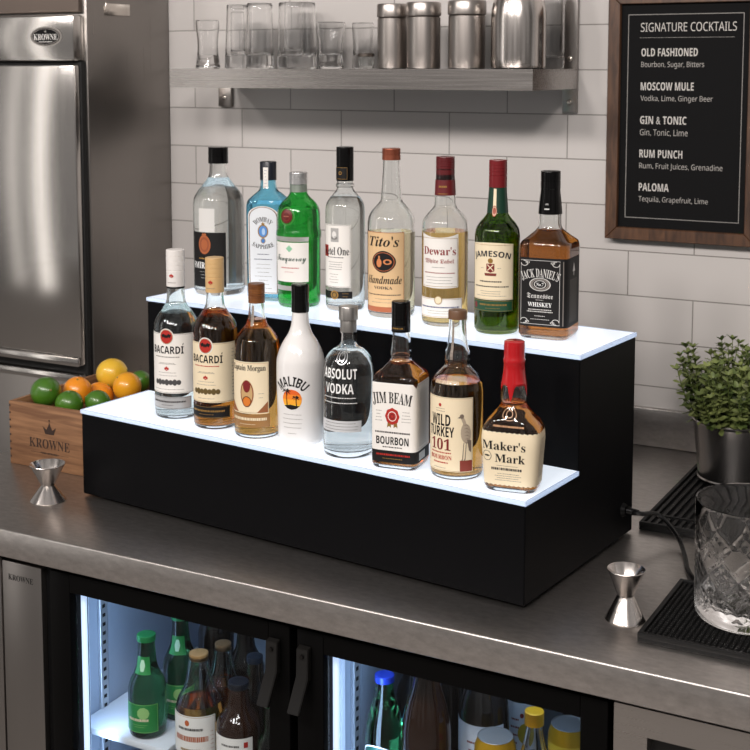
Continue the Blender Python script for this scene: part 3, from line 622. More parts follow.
# --- white coconut rum
b = Bottle('coconut_rum_bottle', 'glossy white bottle with black cap and a palm sunset print', TP(-0.419, 0.060, H1), 300, 441, 0.001536, 0.001554, 22,
           [(441, 21.5), (436, 22.6), (400, 23.6), (372, 24.2), (360, 24.0), (350, 21.6), (341, 17.5), (331, 11.4), (322, 8.9), (312, 8.1), (296, 7.6)], group=GL)
b.body(mat('white_bottle', rgb(232, 230, 228), 0.16, 0, Coat_Weight=0.6, Coat_Roughness=0.03), solid=True, name='body'); b.cap(311, 284, 8.8, CAPBLK)
b.yb -= -1; d = Decal(); d.text('MALIBU', 'sb', -0.001, b.Z(381), 0.053, 0.0150, K, 2, arc=0.030)
zc = b.Z(399); r = 0.0155
for k, c in enumerate(((228, 98, 34), (238, 132, 36), (246, 168, 44), (250, 200, 60))):
    a0 = -r + 2 * r * (3 - k) / 4; a1 = -r + 2 * r * (4 - k) / 4
    hw_ = lambda z: math.sqrt(max(0, r * r - z * z))
    q = [a0 + (a1 - a0) * i / 6 for i in range(7)]
    d.poly([(-hw_(z), zc + z) for z in q] + [(hw_(z), zc + z) for z in reversed(q)], paint(*c, rough=0.5), 2)
d.poly([(-r * 0.8, zc - r * 0.62), (-r * 0.1, zc - r * 0.5), (r * 0.45, zc - r * 0.6), (r * 0.8, zc - r * 0.6), (r * 0.45, zc - r * 0.9), (0, zc - r), (-r * 0.45, zc - r * 0.9)], K, 3)
def palm(u, z0, z1, s):
    d.poly([(u - 0.0008, z0), (u + 0.0008, z0), (u + 0.0004 - 0.001, z1), (u - 0.0004 - 0.001, z1)], K, 3)
    for a in range(0, 360, 45):
        ca, sa = math.cos(R(a + 12)), math.sin(R(a + 12)) * 0.7
        d.poly([(u - 0.001, z1 + 0.0006), (u - 0.001 + ca * s * 0.5 - sa * 0.0012, z1 + sa * s * 0.5 + 0.0016), (u - 0.001 + ca * s, z1 + sa * s - 0.0016), (u - 0.001 + ca * s * 0.5 + sa * 0.0014, z1 + sa * s * 0.5 - 0.0004)], K, 4)
palm(-0.0075, zc - r * 0.6, zc + r * 0.82, 0.0085); palm(0.0075, zc - r * 0.6, zc + r * 0.22, 0.0062)
d.lines(-0.019, 0.019, b.Z(427), b.Z(414), 4, GREY, minw=0.7); d.lines(-0.007, 0.007, b.Z(433), b.Z(432.8), 1, GREY); b.decal(d, 'print')

# --- clear vodka with white lettering
b = Bottle('vodka_bottle', 'clear round-shouldered vodka bottle with silver cap and bold white lettering', TP(-0.325, 0.054, H1), 348.5, 452, 0.00149, 0.001514, 24,
           [(452, 24.6), (447, 25.3), (400, 25.3), (372, 25.2), (362, 24.2), (355, 21.5), (349, 16), (345, 9.5), (341, 7.6), (334, 7.4), (331, 8.0), (328, 8.0), (327, 7.2), (312, 7.2)], group=GL)
b.body(CLEAR, lq=WATER, fill=348, base=0.010); b.cap(319, 306, 9.6, paint(176, 172, 168, rough=0.3, metal=0.9), False); b.cap(331, 319.2, 8.2, paint(150, 147, 143, rough=0.35, metal=0.8), False, 'collar')
d = Decal(); w_ = b.U(357); d.text('ABSOLUT', 'sb', 0, b.Z(373), w_ * 2, 0.0150, WHITE, 1); d.text('VODKA', 'sb', 0, b.Z(387.5), w_ * 1.62, 0.0150, WHITE, 1)
for k in range(2): d.lines(-w_, w_, b.Z(396.5 + k * 5), b.Z(396.5 + k * 5), 1, WHITE, 1, th=0.0013, minw=0.95)
b.decal(d, 'print'); d = Decal(); wl = b.U(361); d.grid(-wl, wl, b.Z(430), b.Z(419), paint(205, 206, 208, rough=0.4), 1, 30, 2); d.lines(-wl * 0.8, wl * 0.9, b.Z(427.5), b.Z(421.5), 3, INK, minw=0.8); b.decal(d, 'label')
d = Decal(); zc = b.Z(357); d.disc(0.004, zc, 0.0105, 0.0115, paint(200, 202, 204, rough=0.3, metal=0.6), 1, r0=0.86); d.disc(0.004, zc, 0.006, 0.0066, paint(200, 202, 204, rough=0.3, metal=0.6), 1, r0=0.75); b.decal(d, 'medallion')

# --- square bourbon, lower tier
b = Bottle('bourbon_bottle', 'square amber bourbon bottle with black cap, white label and red rosette', TP(-0.231, 0.052, H1), 401, 463, 0.00145, 0.00146, 20,
           [(463, 23.6, 6), (458, 24.2, 7), (420, 24.2, 7), (379, 24.0, 7), (373, 23.2, 6), (366, 17, 4), (358, 10.6, 2.3), (354, 9.6, 2), (353.5, 10.6, 2), (350, 10.6, 2), (348, 10.2, 2), (338, 9.6, 2), (331, 8.6, 2), (306, 8.2, 2)], dr=1.0, group=GL)
b.body(CLEAR, lq=AMBERD, fill=359); b.cap(330, 300, 9.4, CAPBLK)
d = Decal(); r = 9.5 * 0.00145; d.grid(-0.011, 0.011, b.zz(328), b.zz(323.5), K, 1, 8, 1); d.lines(-0.009, 0.009, b.zz(326), b.zz(325.8), 1, GOLD, th=0.002, minw=1); d.build('print', b.root, lambda u, z, o: ((r + o) * math.sin(u / r), -(r + o) * math.cos(u / r), z))
ZJ = lambda y: b.Z(y + 2.5 - 3.5 * (y - 379) / 82)
d = Decal(); h = b.R0 * 0.93; zt = ZJ(379); zb = ZJ(449); z2 = ZJ(461.5)
d.grid(-h, h * 2.7, z2, zb, K, 1, 30, 2); d.grid(-h * 1.0, h * 2.7, zb, zt, PAPER, 1, 40, 3)
d.poly([(h * 0.93, zt + 0.0002), (h * 1.25, zt + 0.0002), (h * 1.09, zt - 0.006)], AMBERD if False else paint(60, 30, 12, rough=0.3), 2); d.frame(h * 1.22, h * 2.6, zb + 0.002, zt - 0.002, 0.0004, GREY)
d.text('JIM BEAM', 'serif', -0.001, ZJ(394.5), h * 1.82, 0.0185, K, 3, arc=0.16)
zc = ZJ(413); d.disc(0, zc, 0.0105, 0.0118, RED, 3, fr=lambda a: 1 + 0.05 * math.cos(8 * a)); d.disc(0, zc, 0.0066, 0.0072, PAPER, 4, r0=0.86); d.disc(0, zc, 0.0035, 0.004, DRED, 4, r0=0.6)
for k in (-1, 1): d.poly([(k * 0.002, zc - 0.010), (k * 0.007, zc - 0.009), (k * 0.008, zc - 0.017), (k * 0.005, zc - 0.0145), (k * 0.002, zc - 0.017)], GOLD, 2)
d.lines(-h * 0.85, -h * 0.42, ZJ(418), ZJ(408), 4, GREY); d.lines(h * 0.42, h * 0.85, ZJ(418), ZJ(408), 4, GREY)
d.lines(-h * 0.8, h * 0.8, ZJ(430.3), ZJ(430), 1, INK, th=0.0024, minw=1); d.text('BOURBON', 'sb', 0, ZJ(438.5), h * 1.5, 0.0115, K, 3); d.lines(-h * 0.45, h * 0.45, ZJ(445.5), ZJ(445.3), 1, INK, th=0.0016, minw=1)
d.lines(-h * 0.75, h * 0.8, ZJ(453.5), ZJ(453.3), 1, RED, th=0.0026, minw=1); d.lines(-h * 0.45, h * 0.5, ZJ(457.5), ZJ(457.3), 1, GOLD, th=0.001, minw=1)
d.lines(h * 1.35, h * 2.3, ZJ(444), ZJ(388), 24, INK, minw=0.92); d.grid(h * 1.35, h * 2.1, ZJ(459.5), ZJ(451.5), paint(190, 190, 188, rough=0.5), 2, 6, 1)
b.decal(d, 'label')

# --- round bourbon with bulb neck
b = Bottle('bourbon_bottle', 'round bourbon bottle with brown stopper and red 101 on a cream label', TP(-0.140, 0.057, H1), 456.5, 473, 0.001415, 0.001436, 27,
           [(473, 25.6), (468, 26.3), (420, 26.3), (388, 26.2), (380, 25.2), (374, 22), (368, 16), (364, 12.4), (361, 12.2), (358, 13), (354, 13), (348, 11.4), (338, 9.6), (320, 8.4), (316, 8.2), (313, 8.0)], group=GL)
b.body(CLEAR, lq=AMBER, fill=379); b.cap(318.5, 310, 9.2, paint(104, 74, 52, rough=0.4), False)
d = Decal(); d.grid(-0.0045, 0.0045, b.zz(357), b.zz(320), paint(140, 128, 118, rough=0.5), 1, 6, 10); d.lines(-0.0035, 0.0035, b.zz(355), b.zz(322), 9, INK); b.decal(d, 'seal_strip')
d = Decal(); d.lines(-0.02, 0.02, b.zz(377.5), b.zz(377.3), 1, paint(200, 180, 150, rough=0.3), th=0.0045, minw=1); b.decal(d, 'embossing')
b.yb -= 1; d = Decal(); wl = b.U(472); zt = b.Z(395); zb = b.Z(468); d.grid(-wl, wl, zb, zt, CREAM, 1, 40, 4); d.frame(-wl + 0.001, wl - 0.001, zb + 0.001, zt - 0.001, 0.0004, GOLD)
x = -wl * 0.18
d.disc(x, b.Z(403), 0.0022, 0.0024, RED, 3); d.lines(x - 0.012, x + 0.012, b.Z(409), b.Z(406.5), 2, GREY); d.text('WILD', 'sb', x, b.Z(417.5), 0.0320, 0.0160, K, 3); d.text('TURKEY', 'sb', x, b.Z(429), 0.0425, 0.0145, K, 3); d.text('101', 'serif', x, b.Z(441.5), 0.0330, 0.0165, DRED, 3)
d.lines(x - 0.017, x + 0.017, b.Z(450), b.Z(449.8), 1, RED, th=0.0018, minw=1); d.text('BOURBON', 'serif', x, b.Z(454.5), 0.036, 0.0062, RED, 3); d.lines(x - 0.012, x + 0.014, b.Z(459.8), b.Z(459.6), 1, RED, th=0.0018, minw=1)
br = paint(176, 160, 140, rough=0.6); br2 = paint(118, 104, 92, rough=0.6); tx = wl * 0.68
d.disc(tx + 0.0025, b.Z(430), 0.0068, 0.0155, br, 2, 20, fr=lambda a: 1 + 0.12 * math.cos(a * 2 + 0.6)); d.poly([(tx - 0.0055, b.Z(414)), (tx - 0.002, b.Z(412.5)), (tx + 0.002, b.Z(418)), (tx + 0.004, b.Z(425)), (tx - 0.003, b.Z(426)), (tx - 0.002, b.Z(420))], br, 2)
d.disc(tx - 0.0035, b.Z(413), 0.0030, 0.0032, br2, 3, 12); d.poly([(tx - 0.006, b.Z(413)), (tx - 0.0095, b.Z(414.5)), (tx - 0.006, b.Z(415))], br2, 3); d.poly([(tx + 0.004, b.Z(436)), (tx + 0.0105, b.Z(437)), (tx + 0.0105, b.Z(449)), (tx + 0.007, b.Z(447))], br2, 2)
for k in range(6):
    zk = b.Z(422 + k * 3.4); d.poly([(tx - 0.002 + k * 0.0005, zk), (tx + 0.003 + k * 0.0006, zk + 0.0012), (tx + 0.0085, zk - 0.0022), (tx + 0.003 + k * 0.0006, zk + 0.0003)], br2, 3)
for q in (-0.001, 0.0025): d.poly([(tx + q, b.Z(439)), (tx + q + 0.0009, b.Z(439)), (tx + q - 0.0008, b.Z(456)), (tx + q - 0.0035, b.Z(457)), (tx + q - 0.0018, b.Z(455))], br2, 3)
d.grid(tx - 0.006, wl - 0.001, zb + 0.001, b.Z(456.5), paint(132, 52, 38, rough=0.5), 3, 6, 2); d.lines(x - 0.018, x + 0.016, b.Z(465), b.Z(464.8), 1, GREY); b.decal(d, 'label')

# --- red wax bourbon
b = Bottle('wax_topped_bourbon_bottle', 'squat bourbon bottle with dripping red wax top, rightmost on lower tier', TP(-0.044, 0.046, H1), 512, 488, 0.001365, 0.001388, 14,
           [(488, 25.8, 4.2), (483, 26.8, 4.6), (455, 28.6, 4.6), (437, 29.8, 4.6), (428, 29.2, 4.2), (420, 25.5, 3.4), (412, 19, 2.6), (405, 13.6, 2), (402, 12.6, 2), (399, 13.2, 2), (396, 13.2, 2), (390, 12.6, 2), (380, 11.6, 2), (368, 9.6, 2), (348, 9.0, 2)], dr=0.72, group=GL)
b.body(CLEAR, lq=AMBERD, fill=401)
WAX = mat('red_wax', rgb(176, 14, 22), 0.22, 0, Coat_Weight=0.5)
bm = bmesh.new(); s_ = b.sh; zz = b.zz; n = 48; drip = [0] * n
rnd = random.Random(5)
for c_, l_ in ((0.0, 15), (9, 7), (-12, 12), (19, 4), (-22, 9), (28, 8), (-31, 5)):
    for i in range(n):
        dd = min((i - c_ - 12) % n, (-(i - c_ - 12)) % n); drip[i] = max(drip[i], l_ * math.exp(-(dd / 1.5) ** 2))
prof = [(401, 13.6), (388, 13.1), (381, 12.4), (372, 11.0), (363, 10.6), (362, 11.0), (359, 11.0), (358, 10.4), (353, 10.4), (346, 10.5), (342, 10.2), (341, 8.5)]
rs = []
for k, (y, r) in enumerate(prof):
    ring = []
    for i in range(n):
        a = 2 * PI * i / n; yy = y
        if k < 3: yy = min(y, 384 + drip[i]) if k == 0 else (min(y, 382 + drip[i] * 0.8) if k == 1 else y)
        hw, nn = b.at(zz(yy)); rr = max(r * s_, hw + 0.0006 if yy > 345 else 0)
        if k == 0: rr = hw + 0.0002
        ring.append((rr * math.cos(a), -rr * math.sin(a), zz(yy)))
    rs.append(ring)
rings(bm, rs, cap0=False); bmesh.ops.recalc_face_normals(bm, faces=bm.faces[:]); obj('wax_cap', bm, WAX, b.root, 50)
b.yb += 2; d = Decal(); h = b.R0; zt = b.Z(434); zb = b.Z(486.5); hr = h * 2.05
rnd = random.Random(2); jag = lambda z: (lambda u: z + 0.0006 * math.sin(u * 900) + 0.0004 * math.sin(u * 2300))
d.grid(-h * 1.25, hr, jag(zb), jag(zt), CREAM, 1, 90, 3)
d.text("Maker's", 'serif', -0.0065, b.Z(447), h * 1.48, 0.0125, K, 3); d.text('Mark', 'serif', 0.0025, b.Z(459.5), h * 1.04, 0.0115, K, 3)
d.disc(-h * 0.74, b.Z(458), 0.0066, 0.007, INK, 3, r0=0.9); d.disc(-h * 0.74, b.Z(458), 0.0045, 0.0015, INK, 3, 5)
d.lines(-h * 0.6, h * 0.5, b.Z(470.5), b.Z(470.3), 1, INK, th=0.0034, minw=1); d.grid(-h * 0.4, h * 0.35, b.Z(467) - 0.0002, b.Z(467) + 0.0002, INK, 2, 6, 1); d.lines(-h * 0.5, h * 0.5, b.Z(481.5), b.Z(475), 4, GREY); d.lines(h * 1.15, h * 1.8, b.Z(478), b.Z(441), 20, GREY, minw=0.92)
b.decal(d, 'label'); d = Decal(); zc = b.Z(421); d.lines(-0.022, 0.022, b.Z(428.5), b.Z(428), 1, paint(210, 160, 120, rough=0.3), th=0.0026, minw=1); d.disc(0, b.Z(416.5), 0.0125, 0.0085, paint(200, 150, 110, rough=0.3), 1, r0=0.9); d.disc(0, b.Z(416.5), 0.006, 0.005, paint(200, 150, 110, rough=0.3), 1, r0=0.8); b.decal(d, 'embossing')

# --- upper tier
b = Bottle('vodka_bottle', 'tall clear bottle with black cap and black label, leftmost on upper tier', TP(-0.767, 0.275, H2), 221.5, 292, 0.0018, 0.001807, 30,
           [(292, 24, ), (287, 25.2), (250, 25.4), (205, 25.4), (198, 24.6), (191, 21), (184, 15.4), (177, 10.4), (171, 8.9), (162, 8.6), (152, 8.4)], group=GU)
b.body(CLEAR, lq=WATER, fill=177, base=0.010); b.cap(163, 147, 9.9, CAPBLK)
b.yb -= 3; d = Decal(); wl = b.U(228); zt = b.Z(231); zb = b.Z(285); d.grid(-wl, wl, zb, zt, K, 1, 30, 3); zc = b.Z(243)
cu = paint(182, 104, 64, rough=0.4, metal=0.4); d.disc(-0.004, zc, 0.0125, 0.017, cu, 2); d.disc(-0.004, zc, 0.0095, 0.0135, paint(150, 78, 46, rough=0.5), 3, r0=0.7); d.poly([(-0.004 - 0.005, zc + 0.0165), (-0.004 + 0.005, zc + 0.0165), (-0.004 + 0.0025, zc + 0.021), (-0.004, zc + 0.019), (-0.004 - 0.0025, zc + 0.021)], cu, 3)
d.lines(-0.016, 0.010, b.Z(257), b.Z(256.8), 1, GOLD, th=0.0026, minw=1); d.text('SMIRNOFF', 'serif', -0.002, b.Z(263.5), wl * 1.7, 0.0115, WHITE, 3); d.lines(-0.016, 0.012, b.Z(276), b.Z(270), 3, SILVER); b.decal(d, 'label')
d = Decal(); d.grid(-b.R0 * 0.35, b.R0 * 0.35, b.Z(230.5), b.Z(207.5), paint(214, 212, 208, rough=0.6), 1, 10, 2); b.decal(d, 'label', 'plain white strip label')

BLUEG = glass('blue_glass', (0.46, 0.82, 0.95, 1))
b = Bottle('gin_bottle', 'square light blue gin bottle with dark cap and arched white label', TP(-0.652, 0.274, H2), 267, 301, 0.001735, 0.00174, 19,
           [(301, 18.6, 6), (297, 19.2, 6), (250, 19.6, 6), (208, 19.8, 6), (202, 19.2, 5), (196, 14.5, 3.4), (191, 9.4, 2.2), (187, 8.2, 2), (176, 7.4, 2), (166, 7.2, 2)], dr=0.86, group=GU)
b.body(BLUEG, lq=liquid('blue_tinted_spirit', (0.80, 0.94, 0.98, 1)), fill=204); b.cap(181, 162.5, 8.3, paint(22, 26, 38, rough=0.3), False)
d = Decal(); d.grid(-0.0045, 0.0045, b.zz(189), b.zz(168), PAPER, 1, 4, 4); d.lines(-0.003, 0.003, b.zz(187), b.zz(171), 6, paint(80, 110, 150, rough=0.5)); rc = 8.35 * b.sh; d.build('seal_strip', b.root, lambda u, z, o: ((rc + o) * math.sin(u / rc), -(rc + o) * math.cos(u / rc), z))
d = Decal(); h = b.R0 * 0.80; zb = b.Z(296.5); zt = b.Z(209); zs = b.Z(219)
arch = lambda hw_, dz: (lambda u: zs + (zt - zs + 0) * math.sqrt(max(0, 1 - (u / hw_) ** 2)) - dz)
BR = paint(112, 84, 70, rough=0.5); d.grid(-h, h, zb, arch(h * 1.001, 0), PAPER, 1, 30, 4); d.grid(-h * 0.94, h * 0.94, zb + 0.0012, arch(h * 0.941, 0.0012), BR, 2, 30, 4); d.grid(-h * 0.88, h * 0.88, zb + 0.0022, arch(h * 0.881, 0.0022), paint(222, 226, 230, rough=0.55), 3, 30, 4)
d.text('BOMBAY', 'serif', 0, b.Z(222), h * 1.28, 0.0085, K, 4, arc=0.020); zc = b.Z(234); d.disc(0, zc, 0.0095, 0.0115, GOLD, 4); d.disc(0, zc, 0.0075, 0.0095, paint(84, 140, 206, rough=0.5), 5); d.disc(0.001, zc - 0.0005, 0.003, 0.006, paint(170, 200, 232, rough=0.5), 6); crown(d, 0, zc + 0.0135, 0.004, GOLD, 5); d.disc(0, zc - 0.0165, 0.0042, 0.0048, GOLD, 4); d.disc(0, zc - 0.0165, 0.003, 0.0035, paint(70, 130, 196, rough=0.5), 5)
d.text('SAPPHIRE', 'serif', 0, b.Z(249.5), h * 1.42, 0.0075, K, 4, arc=-0.034); d.lines(-h * 0.6, h * 0.6, b.Z(262), b.Z(257), 2, paint(70, 76, 100, rough=0.5), 4, th=0.0014); d.lines(-h * 0.55, h * 0.55, b.Z(291), b.Z(267), 7, GREY, 4); b.decal(d, 'label')

GRNG = glass('green_glass', (0.14, 0.68, 0.22, 1))
b = Bottle('gin_bottle', 'round bright green gin bottle with silver cap and red wax seal', TP(-0.572, 0.256, H2), 302.5, 302, 0.00171, 0.001733, 26,
           [(302, 20.4), (297, 21.2), (260, 21.6), (236, 21.8), (234, 22.4), (231, 22.6), (228, 22.4), (226, 21.6), (212, 21.4), (206, 20.2), (200, 16.6), (195, 11.2), (191, 8.8), (186, 8.4), (176, 8.0)], group=GU)
b.body(GRNG, lq=liquid('green_tinted_spirit', (0.85, 0.97, 0.86, 1)), fill=206); b.cap(182.5, 171, 8.9, paint(206, 206, 206, rough=0.3, metal=0.8)); b.sleeve(190, 183, paint(150, 160, 150, rough=0.35, metal=0.6))
d = Decal(); wl = b.U(311.5); d.grid(-wl, wl, b.Z(280.5), b.Z(242), PAPER, 1, 30, 3); d.grid(-wl, wl, b.Z(289), b.Z(284.5), paint(196, 196, 192, rough=0.3, metal=0.5), 1, 30, 1); d.grid(-wl, wl, b.Z(241), b.Z(236.5), paint(196, 196, 192, rough=0.3, metal=0.5), 1, 30, 1)
d.disc(0, b.Z(248), 0.006, 0.006, paint(140, 196, 160, rough=0.5), 2, 4); d.text('Tanqueray', 'script', 0, b.Z(258.5), wl * 1.72, 0.0145, paint(22, 66, 52, rough=0.5), 3); d.lines(-wl * 0.5, wl * 0.5, b.Z(267), b.Z(266.8), 1, paint(190, 90, 90, rough=0.5), th=0.0018, minw=1); d.lines(-wl * 0.35, wl * 0.35, b.Z(271), b.Z(270.8), 1, paint(190, 90, 90, rough=0.5)); b.decal(d, 'label')
d = Decal(); zc = b.zz(217) + 0.008; us = b.U(290); d.disc(us, zc, 0.0150, 0.0155, paint(56, 130, 52, rough=0.3), 1, r0=0.86); d.disc(us, zc, 0.0115, 0.012, paint(96, 26, 22, rough=0.35), 3); d.disc(us, zc, 0.008, 0.0085, paint(124, 40, 34, rough=0.35), 4, r0=0.8); d.lines(us - 0.005, us + 0.005, zc, zc, 1, paint(180, 110, 90, rough=0.4), 5, th=0.0016, minw=1); b.decal(d, 'seal')

b = Bottle('vodka_bottle', 'clear vodka bottle with black cap and white label with a black band below', TP(-0.488, 0.274, H2), 345.5, 308, 0.00167, 0.00169, 33,
           [(308, 18.8), (303, 19.6), (260, 19.8), (212, 19.8), (205, 19.2), (199, 16.6), (194, 12.6), (190, 9.4), (187, 8.4), (186.5, 9.2), (184, 9.2), (183, 8.2), (152, 7.6)], group=GU)
b.body(CLEAR, lq=WATER, fill=196, base=0.009); b.cap(180.5, 147, 8.7, CAPBLK); d = Decal(); rc = 8.75 * b.sh; d.grid(-0.013, 0.013, b.zz(179), b.zz(166.5), K, 1, 8, 1); d.frame(-0.012, 0.012, b.zz(178.5), b.zz(167), 0.0005, GOLD); d.disc(0, b.zz(172.5), 0.003, 0.003, GOLD, 2, r0=0.6); d.build('print', b.root, lambda u, z, o: ((rc + o) * math.sin(u / rc), -(rc + o) * math.cos(u / rc), z))
d = Decal(); wl = b.U(351); zt = b.Z(226); zb = b.Z(288); d.grid(-wl, wl, zb, zt, PAPER, 1, 30, 4); d.frame(-wl + 0.001, wl - 0.001, zb + 0.001, zt - 0.001, 0.0005, GREY); d.grid(-0.007, 0.008, b.Z(243), b.Z(229.5), paint(170, 168, 165, rough=0.5), 2, 6, 2); d.disc(0, b.Z(236), 0.004, 0.006, paint(226, 224, 220, rough=0.5), 3); d.disc(0, b.Z(239), 0.006, 0.003, paint(120, 118, 115, rough=0.5), 3)
d.grid(-wl * 0.98, -wl * 0.46, b.Z(258), b.Z(246.5), paint(150, 34, 30, rough=0.5), 2, 6, 2); d.text('Ketel One', 'serif', 0.001, b.Z(252), wl * 1.72, 0.0135, K, 3); d.lines(-wl * 0.5, wl * 0.6, b.Z(258.5), b.Z(258.3), 1, INK, th=0.0014, minw=1); d.lines(-wl * 0.6, wl * 0.7, b.Z(270), b.Z(263), 4, INK); d.lines(-wl * 0.4, wl * 0.3, b.Z(283), b.Z(275), 4, GREY); b.decal(d, 'label')
d = Decal(); wl = b.U(352.5); d.grid(-wl, wl, b.Z(299), b.Z(292), K, 1, 30, 1); d.disc(0, b.Z(295.5), 0.0075, 0.0075, GOLD, 2); d.disc(0, b.Z(295.5), 0.005, 0.005, paint(60, 50, 40, rough=0.4), 3, r0=0.7); d.lines(wl * 0.35, wl * 0.9, b.Z(297), b.Z(294), 2, GOLD); b.decal(d, 'neck_band', 'black and gold band near the base')

b = Bottle('vodka_bottle', 'long-necked clear bottle with copper cap and kraft brown label', TP(-0.394, 0.272, H2), 391.5, 314, 0.001643, 0.001645, 21,
           [(314, 22.6), (309, 23.4), (260, 23.6), (224, 23.6), (217, 22.8), (210, 19.4), (204, 14.4), (199, 10.8), (192, 10.2), (176, 9.2), (160, 8.4), (152, 8.2)], group=GU)
b.body(CLEAR, lq=STRAW, fill=230.5, base=0.009); b.cap(159.5, 148, 9.1, paint(150, 84, 62, rough=0.35, metal=0.6))
b.yb -= 1; d = Decal(); wl = b.U(404); zt = b.Z(232.5); zb = b.Z(311.5); d.grid(-wl, wl, zb, zt, TAN, 1, 36, 4); d.grid(-wl, wl, zb, zb + 0.0085, paint(172, 96, 60, rough=0.45), 2, 30, 1); d.frame(-wl, wl, zb, zt, 0.0009, paint(172, 96, 60, rough=0.45), 2)
d.text("Tito's", 'it', 0.0, b.Z(241.5), wl * 1.5, 0.0170, K, 3); zc = b.Z(261.5); d.disc(0.001, zc, 0.0205, 0.0175, K, 3, fr=lambda a: 1 + 0.02 * math.cos(24 * a)); d.disc(0.001, zc, 0.0185, 0.0155, paint(172, 96, 60, rough=0.45), 4, r0=0.93); d.disc(-0.006, zc - 0.002, 0.0045, 0.007, paint(206, 128, 78, rough=0.5), 4); d.grid(-0.0075, -0.0045, zc + 0.004, zc + 0.0095, paint(206, 128, 78, rough=0.5), 4, 2, 2); d.disc(0.008, zc, 0.007, 0.0045, paint(206, 128, 78, rough=0.5), 4, r0=0.55)
d.text('Handmade', 'it', 0, b.Z(279.5), wl * 1.76, 0.0130, K, 3); d.text('VODKA', 'serif', 0, b.Z(287.3), wl * 0.9, 0.0048, INK, 3); d.lines(-wl * 0.85, wl * 0.85, b.Z(294.5), b.Z(294.3), 1, INK, th=0.0016, minw=1); d.lines(-wl * 0.6, wl * 0.6, b.Z(302), b.Z(298.5), 2, GREY); b.decal(d, 'label')

b = Bottle('whisky_bottle', 'pale gold whisky bottle with dark red cap and two white labels', TP(-0.283, 0.258, H2), 443.5, 323, 0.001585, 0.00159, 16,
           [(323, 22.2), (318, 23), (270, 23), (228, 23), (221, 22.2), (214, 18.4), (209, 13.8), (205, 11.2), (196, 10.4), (180, 9.6), (162, 8.6)], group=GU)
b.body(CLEAR, lq=AMBERG, fill=230); b.cap(179, 156.5, 9.3, paint(92, 24, 28, rough=0.3)); b.sleeve(194.5, 179.3, paint(100, 26, 30, rough=0.35)); d = Decal(); d.lines(-0.014, 0.016, b.zz(186), b.zz(185.8), 1, GOLD, th=0.003, minw=1); d.lines(-0.018, 0.018, b.zz(193), b.zz(192.8), 1, GOLD, th=0.0012, minw=1); b.decal(d, 'print')
b.yb -= 2; d = Decal(); wl = b.U(456.5); zt = b.Z(235); zb = b.Z(286); d.grid(-wl, wl, lambda u: zb - 0.0015 * math.cos(u / wl * PI / 2), lambda u: zt + 0.006 * (abs(u) / wl) ** 2 - 0.003, PAPER, 1, 30, 4); d.frame(-wl + 0.0012, wl - 0.0012, zb + 0.001, zt - 0.004, 0.0006, GOLD)
d.text("Dewar's", 'serif', 0, b.Z(250), wl * 1.72, 0.0130, paint(132, 30, 30, rough=0.5), 3); d.text('White Label', 'frak', 0, b.Z(260.5), wl * 1.55, 0.0085, paint(150, 70, 62, rough=0.5), 3); d.lines(-wl * 0.55, wl * 0.55, b.Z(266.5), b.Z(266.3), 1, INK); d.lines(-wl * 0.8, wl * 0.8, b.Z(272), b.Z(271.8), 1, paint(150, 70, 62, rough=0.5), th=0.0016, minw=1); d.lines(-wl * 0.8, wl * 0.8, b.Z(282), b.Z(276), 3, GREY); b.decal(d, 'label')
d = Decal(); wl = b.U(460.5); d.grid(-wl, wl, b.Z(316), b.Z(297), PAPER, 1, 30, 2); d.frame(-wl + 0.001, wl - 0.001, b.Z(315.2), b.Z(297.8), 0.0005, GOLD); d.disc(0, b.Z(298.5), 0.0062, 0.0068, CREAM, 3); d.disc(0, b.Z(298.5), 0.0062, 0.0068, GOLD, 4, r0=0.85); d.lines(-wl * 0.85, wl * 0.85, b.Z(306), b.Z(305.8), 1, paint(70, 80, 120, rough=0.5), th=0.0022, minw=1); d.lines(-wl * 0.6, wl * 0.6, b.Z(312), b.Z(309.5), 2, GREY); b.decal(d, 'label')

OLIVE = glass('olive_green_glass', (0.17, 0.30, 0.035, 1))
b = Bottle('whiskey_bottle', 'green glass whiskey bottle with red cap and cream label', TP(-0.184, 0.249, H2), 496, 331, 0.001538, 0.001544, 17,
           [(331, 21.4), (326, 22.4), (280, 22.5), (236, 22.5), (229, 21.6), (222, 17.8), (217, 13.4), (212, 10.4), (204, 9.8), (188, 8.6), (166, 8.2)], group=GU)
b.body(OLIVE, lq=liquid('amber_in_green', (0.86, 0.72, 0.30, 1)), fill=222); b.cap(187, 160, 8.9, paint(112, 20, 26, rough=0.3)); b.sleeve(212, 187.2, paint(18, 56, 40, rough=0.35)); d = Decal(); d.grid(-0.0055, 0.0055, b.zz(210), b.zz(188), CREAM, 3, 4, 6); d.disc(0, b.zz(210), 0.008, 0.0085, paint(170, 84, 66, rough=0.45), 4); d.disc(0, b.zz(210), 0.0065, 0.007, CREAM, 5, r0=0.85); b.decal(d, 'seal_strip')
b.yb -= 3; d = Decal(); wl = b.U(511.5); zt = b.Z(242.5); zb = b.Z(297.5); d.grid(-wl, wl, zb, lambda u: zt + 0.0025 * math.cos(u / wl * PI / 2), CREAM, 1, 36, 4); d.frame(-wl + 0.001, wl - 0.001, zb + 0.001, zt - 0.001, 0.0004, GOLD)
